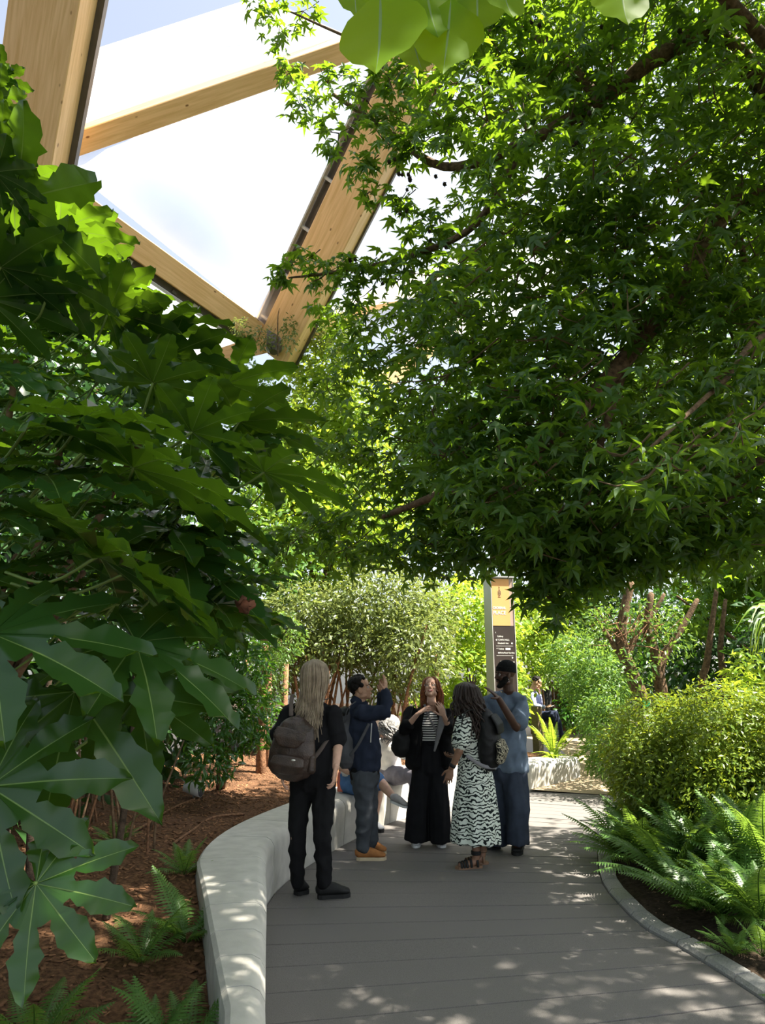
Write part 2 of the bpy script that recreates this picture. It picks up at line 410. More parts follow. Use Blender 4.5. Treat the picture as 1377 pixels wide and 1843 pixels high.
# ------------------------------------------------------------------ the curved concrete bench
bench = thing('curved_bench', (-.8,5.7,0), 'pale concrete bench wall curving along the left edge of the path', 'bench')
BL = bench.location.copy()
TOPZ = .45
# arc length sampling of the foot line
acc = [0]
for a, b in zip(FOOT[:-1], FOOT[1:]): acc.append(acc[-1]+(b-a).length)
def foot_at(s):
    for i in range(len(acc)-1):
        if s <= acc[i+1]:
            t = (s-acc[i])/(acc[i+1]-acc[i]); p = FOOT[i].lerp(FOOT[i+1], t); d0 = (FOOT[i+1]-FOOT[i]).normalized()
            return p, Vector((-d0.y, d0.x, 0))
    return FOOT[-1], Vector((0,1,0))
def prof(s):
    p, n = foot_at(s)
    i = min(int(s/.05), 10**6)
    # averaged normal
    n = (foot_at(max(0, s-.12))[1]+n+foot_at(min(acc[-1], s+.12))[1]).normalized()
    wd = bench_w(p.y); g = ramp_z(p.y); top = TOPZ-.02
    if p.y > 9.5: top -= max(0, (p.y-9.5))*.012
    lean = .05 if p.y > 5.2 else -.01
    out = []
    # battered front face, large rounded nose, flat top, back
    for (d, z) in ((lean*.0, g-.03), (.00, g+.03), (-.015, top-.12), (-.012, top-.06), (.012, top-.02), (.05, top), (wd*.5, top+.004), (wd-.02, top), (wd, top-.02), (wd, g-.12)):
        out.append(p+n*d+Vector((0,0,z)))
    return out
seams = [0.0]
s = 0.0
while s < acc[-1]-.2:
    y = foot_at(s)[0].y
    s += .33 if y < 3.6 else (.42 if y < 4.6 else (.6 if y < 9 else .95))
    seams.append(min(s, acc[-1]))
for s0, s1 in zip(seams[:-1], seams[1:]):
    m = 5; rows = [prof(s0+.005+(s1-s0-.010)*k/(m-1)) for k in range(m)]
    K = len(rows[0]); V = [v-BL for r_ in rows for v in r_]
    Fc = [(i*K+k, (i+1)*K+k, (i+1)*K+(k+1)%K, i*K+(k+1)%K) for i in range(m-1) for k in range(K)]
    Fc += [tuple(range(K)), tuple((m-1)*K+k for k in range(K-1, -1, -1))]
    me = mesh('bench_block', V, Fc); smooth(me)
    try: me.set_sharp_from_angle(angle=math.radians(38))
    except Exception: pass
    obj('bench_block', me, M_conc, bench)

# dark retaining wall at the back of the left bed, pale paving beyond it
def wallbox(name, a, b, z0, z1, th, m, kind='structure'):
    a = Vector(a); b = Vector(b); u = (b-a).normalized(); n = Vector((-u.y, u.x, 0))*th
    V = []
    for z in (z0, z1): V += [Vector((*(a+n).xy, z)), Vector((*(b+n).xy, z)), Vector((*b.xy, z)), Vector((*a.xy, z))]
    return tag(obj(name, mesh(name, V, [(0,1,2,3),(7,6,5,4),(0,4,5,1),(1,5,6,2),(2,6,7,3),(3,7,4,0)]), m), kind=kind)
wallbox('wall_left', (-6,9.2,0), (-1.9,11.6,0), .2, .95, .2, M_dwall)
wallbox('wall_back', (-2.35,12.6,0), (-1.7,12.7,0), .2, 1.15, .2, M_white)

# ------------------------------------------------------------------ the timber lattice roof with foil cushions
roof = tag(bpy.data.objects.new('ceiling', None), kind='structure'); link(roof)
def beam(a, b, wd, dp, ang, chan=None, name='beam', mats=None):
    """glulam beam from a to b; its broad face looks at the garden, turned by ang about the axis"""
    a, b = Vector(a), Vector(b); u = (b-a).normalized(); c = (a+b)/2
    v = (Vector((0,0,1.65))-c); v = (v-u*v.dot(u)).normalized()
    nrm = Matrix.Rotation(math.radians(ang), 3, u) @ v            # normal of the broad face
    wv = nrm.cross(u).normalized()
    Rm = Matrix((u, wv, nrm)).transposed(); L = (b-a).length
    me = MB().box((0,0,-dp/2), (L, wd, dp)).mesh('beam')
    bm = bmesh.new(); bm.from_mesh(me); bmesh.ops.bevel(bm, geom=bm.edges[:], offset=.012, segments=1, affect='EDGES'); bm.to_mesh(me); bm.free()
    o = obj(name, me, M_glulam, roof); o.matrix_world = Matrix.Translation(c) @ Rm.to_4x4()
    for (side, cw, m, off, dz) in (chan or []):
        q = obj('gutter', MB().box((0, side*(wd/2+cw/2+off), dz), (L*.995, cw, .10)).mesh('gutter'), m, o)
    return o, wd, L
N1, N2, N3 = at(82,272,9.0), at(492,600,13.0), at(648,70,9.6)
N0, N4 = at(150,-330,6.4), at(900,-60,8.2)
B1 = beam(at(18,400,9.2), at(118,-260,6.3), .95, .55, -30, [(-1, .10, M_alu, .0, -.50)])
B2 = beam(at(92,276,9.0), at(690,70,9.6), .33, .36, 14, [(-1, .05, M_alu, 0.0, -.30)])
B3 = beam(at(60,310,9.2), at(468,600,13.0), .44, .30, -6, [(-1, .13, M_alu, .0, -.16), (-1, .05, M_alul, .14, -.12)])
B4 = beam(at(486,640,13.2), at(812,-30,8.6), .82, .50, -24, None)
for ob_, nm, wd, L in ((B4[0], 'bracket', .82, B4[2]),):
    g = obj('gutter', MB().box((0, wd/2+.12, -.22), (L, .22, .06)).mesh('gutter'), M_alu, ob_)
    g2 = obj('gutter', MB().box((0, wd/2+.24, -.12), (L, .03, .12)).mesh('gutter'), M_alul, ob_)
    g3 = obj('gutter', MB().box((0, -wd/2-.02, -.47), (L, .05, .08)).mesh('gutter'), M_alu, ob_)
    for k in range(7): obj(nm, MB().box((-L*.42+k*L*.14, wd/2+.12, -.15), (.05, .22, .10)).mesh('bracket'), M_alul, ob_)
for k in range(9): obj('bracket', MB().box((-B3[2]*.4+k*B3[2]*.1, -B3[1]/2-.07, -.10), (.10, .07, .05)).mesh('bracket'), M_alul if k % 3 == 0 else M_alu, B3[0])
B5 = beam(at(505,620,13.2), at(860,465,15.5), .36, .3, 10)
B6 = beam(at(690,690,16.5), at(860,560,17.5), .45, .3, 10)
B7 = beam(at(750,930,19), at(1060,780,20), .8, .4, 12)
B8 = beam(at(470,620,13.3), at(150,700,16), .4, .3, 0)
# steel node where the beams meet
for p, r in ((N1, .22), (at(495,612,13.05), .24)):
    nb = MB(); nb.tube([p+Vector((0,-.1,-.25)), p+Vector((0,.1,.3))], r*.7, n=12); nb.box(p, (.3,.3,.5)); obj('steel_node', nb.mesh('steel_node'), M_alu, roof)

def panemat(name, tr, col, transp):
    m = bpy.data.materials.new(name); m.use_nodes = True; t = m.node_tree; t.nodes.remove(t.nodes['Principled BSDF'])
    a = t.nodes.new('ShaderNodeBsdfTransparent'); a.inputs[0].default_value = (1,1,1,1)
    b = t.nodes.new('ShaderNodeBsdfTranslucent'); b.inputs[0].default_value = (*col, 1)
    d = t.nodes.new('ShaderNodeBsdfDiffuse'); d.inputs[0].default_value = (*col, 1)
    m2 = t.nodes.new('ShaderNodeMixShader'); m2.inputs[0].default_value = tr; t.links.new(d.outputs[0], m2.inputs[1]); t.links.new(b.outputs[0], m2.inputs[2])
    m1 = t.nodes.new('ShaderNodeMixShader'); m1.inputs[0].default_value = transp; t.links.new(m2.outputs[0], m1.inputs[1]); t.links.new(a.outputs[0], m1.inputs[2])
    t.links.new(m1.outputs[0], t.nodes['Material Output'].inputs['Surface']); return m
M_pane = panemat('etfe_clear', .85, (.80,.84,.88), .70)
M_pane2 = panemat('etfe_frosted', .85, (.97,.97,.97), .25)
def pane(a, b, c, m, bulge=.35, n=8):
    """an inflated foil cushion between three nodes"""
    a, b, c = Vector(a), Vector(b), Vector(c); nr = (b-a).cross(c-a).normalized()
    if nr.z < 0: nr = -nr
    V = []; idx = {}
    for i in range(n+1):
        for j in range(n+1-i):
            u, v = i/n, j/n; wq = 1-u-v
            idx[i, j] = len(V); V.append(a*wq+b*u+c*v+nr*bulge*27*u*v*wq)
    Fc = []
    for i in range(n):
        for j in range(n-i):
            Fc.append((idx[i,j], idx[i+1,j], idx[i,j+1]))
            if j < n-i-1: Fc.append((idx[i+1,j], idx[i+1,j+1], idx[i,j+1]))
    return obj('roof_pane', mesh('roof_pane', V, Fc), m, roof, sm=True)
up = Vector((-.05,.12,.12))
pane(N1+up, N2+up, N3+up, M_pane)
pane(N1+up, N3+up, at(128,100,8.2)+up, M_pane2, .1)
pane(at(128,100,8.2)+up, N3+up, at(470,-10,8.6)+up, M_pane2, .05)
pane(N2+up, N3+up, at(1150,330,15)+up, M_pane)
pane(N2+up, at(1150,330,15)+up, at(900,640,18)+up, M_pane2)
pane(at(30,330,10)+up, N2+up, at(-120,800,16)+up, M_pane)
# white cladding of the building edge seen past the beam foot
cl = MB(); cl.add([at(352,640,15.0), at(383,572,15.0), at(430,585,15.2), at(440,660,15.2), at(352,640,15.6), at(383,572,15.6), at(430,585,15.8), at(440,660,15.8)], [(0,1,2,3),(7,6,5,4),(0,4,5,1),(1,5,6,2),(2,6,7,3),(3,7,4,0)])
obj('cladding_panel', cl.mesh('cladding_panel'), M_white, roof)
# ------------------------------------------------------------------ leaf templates (base at origin, tip +Y, face +Z)
def t_gum(seed=0, narrow=1.0):
    r = random.Random(seed); V = [(0,0,0), (0,.36,.02)]; Fc = []
    tips = [(-118,.62),(-60,.86),(0,1.0),(60,.86),(118,.62)]
    ring = []
    ring.append((0,-.02,0))
    c = Vector((0,.30,0))
    for i, (a, L) in enumerate(tips):
        a = math.radians(a+r.uniform(-5,5)); L *= .72
        d = Vector((math.sin(a), math.cos(a), 0)); s = Vector((d.y, -d.x, 0))
        zt = -.14-.10*r.random()
        wv = .115*narrow
        ring += [c+d*(L*.45)-s*wv+Vector((0,0,.01)), c+d*L+Vector((0,0,zt)), c+d*(L*.45)+s*wv+Vector((0,0,.01))]
        if i < 4:
            am = math.radians((tips[i][0]+tips[i+1][0])/2); ring.append(c+Vector((math.sin(am), math.cos(am), 0))*.17+Vector((0,0,.03)))
    V = [Vector((0,.30,-.03))]+[Vector(p) for p in ring]; n = len(ring)
    Fc = [(0, 1+i, 1+(i+1) % n)[::-1] for i in range(n)]
    return V, Fc
def t_oval(wd=.42, droop=.18):
    V = [(0,0,0),(-wd*.42,.28,.05),(0,.30,0),(wd*.42,.28,.05),(-wd*.5,.55,.03),(0,.6,-.03),(wd*.5,.55,.03),(0,1,-droop)]
    return V, [(0,2,1),(0,3,2),(1,2,5,4),(2,3,6,5),(4,5,7),(5,6,7)]
def t_diamond(wd=.4, droop=.12):
    return [(0,0,0),(-wd*.5,.5,.05),(0,.5,-.02),(wd*.5,.5,.05),(0,1,-droop)], [(0,2,1),(0,3,2),(1,2,4),(2,3,4)]
def t_fatsia(seed, lobes=9, short=False):
    """large hand-shaped leaf with toothed lobes and raised pale ribs"""
    r = random.Random(seed); V = [Vector((0,0,0))]; Fc = []; mi = []
    angs = [(-148,.46),(-108,.70),(-72,.86),(-36,.97),(0,1.0),(36,.97),(72,.86),(108,.70),(148,.46)]
    if lobes == 7: angs = [(-125,.55),(-82,.80),(-40,.95),(0,1.0),(40,.95),(82,.80),(125,.55)]
    rs = [.40,.48,.56,.64,.72,.80,.88,.95,1.0]
    wpro = [.085,.115,.140,.158,.158,.135,.100,.052,.004]
    def z(p, edge): q = p.length; return -.20*q*q+.03*q+(edge*.035)
    sinus = []
    for i in range(len(angs)+1):
        if i == 0: a, q = angs[0][0]-16, .20
        elif i == len(angs): a, q = angs[-1][0]+16, .20
        else: a = (angs[i-1][0]+angs[i][0])/2; q = (.36+.05*r.random())*min(angs[i-1][1], angs[i][1])**.4
        a = math.radians(a); p = Vector((math.sin(a)*q, math.cos(a)*q, 0)); p.z = z(p, .6); sinus.append(len(V)); V.append(p)
    for i, (a, L) in enumerate(angs):
        a = math.radians(a+r.uniform(-5,5)); L *= r.uniform(.93,1.06); d = Vector((math.sin(a), math.cos(a), 0)); s = Vector((d.y, -d.x, 0))
        ph = r.random()*6
        rowL, rowR, rowA, rowB = [], [], [], []
        for k, (q, wv) in enumerate(zip(rs, wpro)):
            tooth = 1.0 if k % 2 else .80
            v = .0075*(1.12-q)
            pm = d*(q*L)
            for row, off, e in ((rowL, -wv*tooth, 1), (rowA, -v, -.15), (rowB, v, -.15), (rowR, wv*tooth, 1)):
                back = -.045 if (k % 2 and e == 1 and 0 < k < 8) else 0
                p = pm+s*(off*(.75+.25*L))-d*back*0
                p.z = z(p, e*(1+.9*math.sin(ph+k*2.1+(0 if off < 0 else 1.5))) if e == 1 else e)
                row.append(len(V)); V.append(p)
        SL, SR = sinus[i], sinus[i+1]
        i0a = len(V); p = d*.01-s*.004; V.append(Vector((p.x, p.y, 0))); i0b = len(V); p = d*.01+s*.004; V.append(Vector((p.x, p.y, 0)))
        # inner web
        for f, m in (((0, SL, rowL[0]), 0), ((0, rowL[0], rowA[0], i0a), 0), ((i0a, rowA[0], rowB[0], i0b), 1), ((i0b, rowB[0], rowR[0], 0), 0), ((0, rowR[0], SR), 0)):
            Fc.append(f[::-1]); mi.append(m)
        for k in range(len(rs)-1):
            for f, m in (((rowL[k], rowL[k+1], rowA[k+1], rowA[k]), 0), ((rowA[k], rowA[k+1], rowB[k+1], rowB[k]), 1), ((rowB[k], rowB[k+1], rowR[k+1], rowR[k]), 0)):
                Fc.append(f[::-1]); mi.append(m)
    return V, Fc, mi
def t_ovate(seed, n=12):
    r = random.Random(seed); V = []; Fc = []; mi = []
    for k in range(n+1):
        t = k/n; wv = .35*max(0, math.sin(math.pi*min(1, t**.66)))**1.2+.002
        if k == n: wv = .001
        y = t-.06*(1 if k == n else 0)*0; zz = -.18*t*t
        for u in (-1, -.5, -.035, .035, .5, 1):
            V.append(Vector((u*wv, y, zz+.10*abs(u)*wv/.33*.6+.012*math.sin(k*1.7+r.random())*abs(u))))
    for k in range(n):
        for j in range(5):
            a = k*6+j; Fc.append((a, a+1, a+7, a+6)); mi.append(1 if j == 2 else 0)
    return V, Fc, mi
def t_frond(seed, pairs=20, toothed=True, wid=.24, arch=.55):
    """fern frond along +Y with pinnate leaflets, arching over"""
    r = random.Random(seed); B = MB(); V = B.V; Fc = B.F
    def axis(t): return Vector((0, t*(1-.12*t), arch*(t*.55-.75*t*t)))
    B.tube([axis(t) for t in (0,.2,.4,.6,.8,1)], [.008,.007,.006,.005,.004,.002], n=4, round_ends=False)
    for i in range(pairs):
        t = .14+.86*i/pairs; p = axis(t); tn = (axis(min(1, t+.02))-axis(t-.02)).normalized()
        L = wid*(math.sin(math.pi*(.12+.88*(1-t)**.8*1.0))**.7 if t < .5 else 1.02*(1-t)**.75*1.35)*r.uniform(.9,1.1)
        L = max(.02, min(L, wid))
        for sgn in (-1, 1):
            d = (Vector((sgn, 0, 0))+tn*.35+Vector((0,0,r.uniform(-.15,.1)))).normalized(); up = d.cross(tn).normalized()*(-sgn)
            up = Vector((0,0,1)) if up.z < 0 else up
            fwd = tn; k0 = len(V); m = 7 if toothed else 3
            for k in range(m+1):
                q = k/m; wv = .0165*(1-q**1.5)+.0015
                te = (.55 if k % 2 else 1.15) if toothed else 1
                c = p+d*(L*q)-Vector((0,0,.35*L*q*q))
                V.append(c+fwd*wv*te); V.append(c-fwd*wv*te)
            for k in range(m):
                a = k0+2*k; Fc.append((a, a+1, a+3, a+2) if sgn > 0 else (a, a+2, a+3, a+1))
    return V, Fc
GUM = [t_gum(1), t_gum(2, .85)]; OVAL = t_oval(); NARROW = t_oval(.28, .25); DIA = t_diamond(); DIAN = t_diamond(.3, .2)

# ------------------------------------------------------------------ leafy masses
def cloud(blobs, n, seed, shell=.55, clump=.0, cf=1.6):
    """points inside ellipsoids, thicker near their surface, with outward directions"""
    g = np.random.default_rng(seed); vol = np.array([b[3]*b[4]*b[5] for b in blobs])**.75; vol = vol/vol.sum()
    P, O = [], []
    for b, f in zip(blobs, vol):
        k = int(n*f)+1; d = unit(g.normal(size=(k,3))); rr = (shell**3+(1-shell**3)*g.random(k))**(1/3)
        if clump:
            cc = np.array([noise.noise(Vector(v*cf*2)+Vector((seed, b[0], b[2]))) for v in d]); rr = rr*(1+clump*cc)
        P.append(np.array(b[:3])+d*rr[:,None]*np.array(b[3:6])); O.append(d)
    return np.concatenate(P), np.concatenate(O)
def leaves(name, parent, P, O, tmpl, size, m, seed, up=.5, rand=.6, droop=.3, jit=.3, origin=None, kind='stuff'):
    g = np.random.default_rng(seed); n = len(P)
    N = O*.5+np.array([0,0,up])+g.normal(0,rand,(n,3)); D = O+g.normal(0,.6,(n,3))-np.array([0,0,droop])
    X, Yv, Z = frames(N, D)
    o0 = np.array(origin if origin is not None else (0,0,0))
    me = scatter_mesh(name, tmpl[0], tmpl[1], P-o0, X, Yv, Z, size*g.uniform(1-jit, 1+jit, n))
    o = obj(name, me, m, parent); o['kind'] = kind; return o
def shrub(name, base, blobs, n, tmpl, size, m, label, cat='shrub', group=None, stems=None, sm=M_bark, seed=1, shell=.5, clump=.35, up=.6, rand=.6, parts=0, zmax=None):
    t = thing(name, base, label, cat, group); b = Vector(base)
    P, O = cloud(blobs, n, seed, shell, clump)
    ok = P[:,2] > base[2]+.02; P, O = P[ok], O[ok]
    if parts:                                # the leaves nearest the path are single leaves
        d = np.linalg.norm(P-np.array([0,0,1.65]), axis=1); order = np.argsort(d); sel = order[:parts]; rest = order[parts:]
        g = np.random.default_rng(seed+9)
        mes = mesh('leaf', *tmpl); smooth(mes)
        for i in sel:
            N = O[i]*.5+np.array([0,0,up])+g.normal(0,rand,3); D = O[i]+g.normal(0,.5,3)-np.array([0,0,.3])
            X, Yv, Z = frames(N[None], D[None]); s = size*g.uniform(.75,1.25)
            o = obj('leaf', mes, m, t); M = Matrix((X[0], Yv[0], Z[0])).transposed().to_4x4()
            o.matrix_local = Matrix.Translation(Vector(P[i])-b) @ M @ Matrix.Scale(s, 4)
        P, O = P[rest], O[rest]
    leaves('foliage', t, P, O, tmpl, size, m, seed+1, up=up, rand=rand, origin=base)
    g = random.Random(seed)
    for (p0, p1, r) in (stems or []):
        a, c = Vector(p0)-b, Vector(p1)-b; mid = a.lerp(c, .5)+Vector((g.uniform(-.08,.08), g.uniform(-.08,.08), 0))*(c-a).length
        B = MB().tube(catmull([a, mid, c], 4), [r*(1-.5*k/8) for k in range(9)], n=7); obj('stem', B.mesh('stem', True), sm, t)
    return t
def pb(px, py, Y, rx, ry, rz): p = at(px, py, Y); return (p.x, p.y, p.z, rx, ry, rz)

# --- dark planting behind the fatsia, left edge; unseen near mass added to block sky
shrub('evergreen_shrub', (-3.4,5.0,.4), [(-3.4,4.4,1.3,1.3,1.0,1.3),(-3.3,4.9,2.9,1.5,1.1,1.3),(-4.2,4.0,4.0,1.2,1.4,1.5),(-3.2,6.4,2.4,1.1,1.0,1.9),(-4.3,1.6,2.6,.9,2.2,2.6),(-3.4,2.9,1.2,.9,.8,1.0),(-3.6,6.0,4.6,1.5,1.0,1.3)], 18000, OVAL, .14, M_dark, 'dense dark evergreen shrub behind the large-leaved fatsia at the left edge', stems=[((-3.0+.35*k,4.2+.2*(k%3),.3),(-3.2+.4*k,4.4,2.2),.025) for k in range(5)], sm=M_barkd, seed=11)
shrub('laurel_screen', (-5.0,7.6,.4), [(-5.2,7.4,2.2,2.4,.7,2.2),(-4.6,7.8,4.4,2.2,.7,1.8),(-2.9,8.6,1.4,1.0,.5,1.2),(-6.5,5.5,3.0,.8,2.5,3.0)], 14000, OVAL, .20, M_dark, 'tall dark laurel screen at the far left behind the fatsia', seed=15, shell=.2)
# thin dark stems under the fatsia leaves
t = thing('cane_clump', (-1.9,4.2,.3), 'clump of thin dark brown canes rising from the bark under the fatsia', 'shrub')
g = random.Random(5)
for k in range(30):
    p = gnd(g.uniform(60,280), g.uniform(1470,1560), .33); a = p-Vector((-1.9,4.2,.3)); c = a+Vector((g.uniform(-.25,.25), g.uniform(-.1,.2), g.uniform(.5,1.1)))
    obj('cane', MB().tube([a-Vector((0,0,.06)), a.lerp(c,.5)+Vector((g.uniform(-.04,.04),0,0)), c], [.012,.010,.006], n=5).mesh('cane', True), M_bark if k % 3 else M_barkr, t)
# --- glossy shrub left of the group, with trunks
shrub('laurel_shrub', tuple(gnd(400,1425,.4)), [pb(425,1185,7.9,.42,.4,.42), pb(405,1290,7.6,.38,.35,.42), pb(455,1290,7.9,.27,.3,.36), pb(375,1370,7.2,.25,.25,.22), pb(350,1180,7.8,.5,.4,.5)], 3600, NARROW, .105, M_gloss, 'glossy green laurel-leaved shrub left of the long-haired person', stems=[(gnd(400,1425,.36),at(415,1330,7.7),.035),(gnd(392,1425,.36),at(390,1330,7.5),.03)], sm=M_bark, seed=12, parts=60)
t = thing('young_tree', tuple(gnd(470,1400,.38)), 'young tree with a straight brown trunk rising from the bark bed', 'tree')
b0 = Vector(t.location)
obj('trunk', MB().tube([Vector((0,0,-.06)), at(470,1330,b0.y)-b0, at(474,1240,b0.y)-b0, at(480,1100,b0.y+.1)-b0], [.075,.062,.055,.035], n=10).mesh('trunk', True), M_barkr, t)
P, O = cloud([pb(470,1230,b0.y,.35,.3,.45), pb(500,1150,b0.y+.2,.4,.4,.4), pb(500,1290,b0.y-.6,.12,.15,.14)], 1500, 13)
leaves('foliage', t, P, O, NARROW, .075, M_mid, 14, origin=b0)
for (px, y0_, y1_) in ((512,1290,1195),(478,1390,1200)):
    a = at(px, y0_, b0.y+.6); tag(obj('timber_stake', MB().tube([Vector((a.x,a.y,.2)), Vector((a.x,a.y,at(px,y1_,b0.y+.6).z))], [.04,.04], n=10, round_ends=False).mesh('timber_stake', True), M_barkr), 'round brown timber stake behind the long-haired person' if px > 500 else 'round brown timber stake beside the young tree trunk', 'stake')
# --- olive shrub in the middle, brown branching stems below
bs = at(620,1300,11.6); bs.z = .36
stems = []
g = random.Random(8)
for k in range(46):
    a = Vector((bs.x+g.uniform(-1.3,1.3), 11.2+g.uniform(-.3,.8), .3)); c = a+Vector((g.uniform(-.6,.6), g.uniform(-.3,.2), g.uniform(1.3,2.2))); stems.append((a, c, g.uniform(.014,.04)))
shrub('olive_shrub', tuple(bs), [pb(560,1110,11.6,.9,.7,.55), pb(680,1090,11.4,.95,.7,.7), pb(740,1170,11.0,.7,.6,.7), pb(620,1170,11.3,.8,.6,.35), pb(500,1200,11.4,.5,.5,.6), pb(690,1230,11.1,.5,.4,.3), pb(590,1140,12.2,1.3,.5,.8), pb(740,1120,12.0,.9,.5,.8)], 19000, DIA, .10, M_olive, 'broad olive-green shrub on many brown stems behind the group', stems=stems, sm=M_barkr, seed=21, shell=.3, clump=.5)
# --- lime shrubs in the sun behind the sign
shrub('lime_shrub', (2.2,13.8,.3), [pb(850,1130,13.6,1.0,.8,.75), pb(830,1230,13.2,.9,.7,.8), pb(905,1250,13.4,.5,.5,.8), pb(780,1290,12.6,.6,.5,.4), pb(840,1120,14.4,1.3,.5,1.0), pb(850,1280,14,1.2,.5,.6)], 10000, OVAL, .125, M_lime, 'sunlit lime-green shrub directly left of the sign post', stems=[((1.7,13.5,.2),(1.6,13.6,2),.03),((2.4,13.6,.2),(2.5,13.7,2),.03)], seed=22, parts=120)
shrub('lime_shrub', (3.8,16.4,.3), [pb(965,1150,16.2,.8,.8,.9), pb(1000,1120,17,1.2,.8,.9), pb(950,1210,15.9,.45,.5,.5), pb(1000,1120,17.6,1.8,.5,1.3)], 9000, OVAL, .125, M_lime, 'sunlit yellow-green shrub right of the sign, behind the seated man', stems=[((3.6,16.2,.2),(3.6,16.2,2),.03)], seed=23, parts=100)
# big pale leaves seen over the lime shrub, left of the sign top
t = thing('broadleaf_plant', (1.6,15.2,.3), 'plant with a few very large pale green leaves just left of the sign top', 'plant')
me = mesh('leaf', *t_ovate(3)[:2]); smooth(me)
for k, (px, py, s, a) in enumerate(((862,1045,.75,0),(850,1062,.7,.4),(905,1052,.8,-.5),(835,1040,.6,.9))):
    p = at(px, py, 15.2)-Vector(t.location); o = obj('leaf', me, M_lime, t); o.location = p; o.rotation_euler = (-.3, .2, 1.2+a); o.scale = (s, s, s)
obj('stem', MB().tube([(0,0,-.1),(0,0,1.6),(.1,0,3.0)], [.06,.05,.03], n=8).mesh('stem', True), M_petiole, t)
# --- right of the far path
shrub('feathery_shrub', (4.8,12.6,.2), [pb(1062,1230,12.6,.55,.6,.6), pb(1045,1190,13.6,.8,.6,.6), pb(1090,1300,11.4,.42,.6,.5), pb(1110,1350,10.2,.35,.5,.4), pb(1080,1360,10.6,.22,.4,.3), pb(1085,1240,12.2,.5,.5,.7)], 10000, DIAN, .10, M_mid, 'feathery mid-green shrub along the right edge of the far path', stems=[((4.7,12.5,.1),(4.8,12.5,1.5),.03)], seed=24)
shrub('mounded_shrub', (4.0,16.9,.3), [pb(1050,1275,16.6,.65,.5,.5), pb(1030,1290,16.4,.4,.4,.35), pb(1075,1240,17,.8,.5,.6)], 2800, OVAL, .11, M_gloss, 'dark mounded shrub at the end of the far path', seed=25)
# gnarled tree
t = thing('gnarled_tree', tuple(at(1150,1270,10.5).xy)+(.5,), 'gnarled brown-stemmed small tree behind the clipped hedge on the right', 'tree'); b0 = Vector(t.location)
for pts, r in (([(1165,1300),(1152,1250),(1128,1190),(1118,1150),(1122,1110),(1135,1050)], .14), ([(1152,1250),(1135,1205),(1112,1172),(1085,1130)], .07), ([(1128,1190),(1140,1155),(1168,1120),(1195,1070)], .06), ([(1195,1270),(1186,1215),(1178,1170),(1165,1130),(1172,1070)], .11), ([(1186,1215),(1196,1180),(1225,1135),(1255,1080)], .08), ([(1265,1240),(1272,1195),(1282,1120),(1290,1060)], .07), ([(1300,1200),(1298,1150),(1306,1080)], .06)):
    pp = [at(x, y, 10.5)-b0 for x, y in pts]
    if pts[0][1] > 1190 and pts[0][0] not in (1152,1186): pp = [Vector((pp[0].x+.05, pp[0].y, -.4))]+pp
    obj('trunk' if r > .1 else 'branch', MB().tube(catmull(pp, 4), [r*(1-.55*k/(4*(len(pp)-1))) for k in range(4*(len(pp)-1)+1)], n=9).mesh('trunk', True), M_bark, t)
for k in range(70):
    g = random.Random(k+70); a = at(g.uniform(1090,1200), g.uniform(1110,1170), 10.5+g.uniform(-.4,.4))-b0; c = a+Vector((g.uniform(-.3,.3), g.uniform(-.2,.2), g.uniform(-.1,.35)))
    obj('twig', MB().tube([a, c], [.008,.004], n=4, round_ends=False).mesh('twig'), M_barkr, t)
P, O = cloud([pb(1140,1110,10.6,.8,.5,.3), pb(1200,1150,10.4,.5,.4,.35), pb(1110,1215,10.2,.4,.4,.4), pb(1085,1140,10.8,.4,.4,.4), pb(1160,1200,10.2,.2,.2,.25)], 1500, 31, .2)
leaves('foliage', t, P, O, DIA, .085, M_mid, 32, origin=b0)
# far dark screen to the right
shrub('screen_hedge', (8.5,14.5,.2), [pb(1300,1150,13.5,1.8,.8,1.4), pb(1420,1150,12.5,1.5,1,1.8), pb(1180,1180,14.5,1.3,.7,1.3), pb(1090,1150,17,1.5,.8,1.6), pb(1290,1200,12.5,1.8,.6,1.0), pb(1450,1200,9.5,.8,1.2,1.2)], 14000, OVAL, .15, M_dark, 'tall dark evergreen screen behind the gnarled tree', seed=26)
# --- clipped hedge, right foreground
shrub('clipped_hedge', (3.1,7.0,.12), [(2.85,7.35,.92,.60,.6,.60),(3.3,6.9,.98,.75,.6,.65),(3.9,6.6,1.0,.7,.6,.68),(2.75,7.0,.6,.5,.5,.55),(3.3,6.5,.6,.8,.4,.55),(4.4,6.4,1.2,.6,.6,.75),(3.3,6.95,.8,.7,.45,.6),(2.75,7.35,.7,.45,.5,.5)], 52000, DIA, .056, M_hedge, 'rounded small-leaved hedge on the right, its top lit by the sun', 'hedge', stems=[((3.0,7,.05),(3.0,7,.9),.025),((3.5,6.8,.05),(3.5,6.8,.9),.025)], seed=41, shell=.55, clump=.22, up=.7, rand=.7)
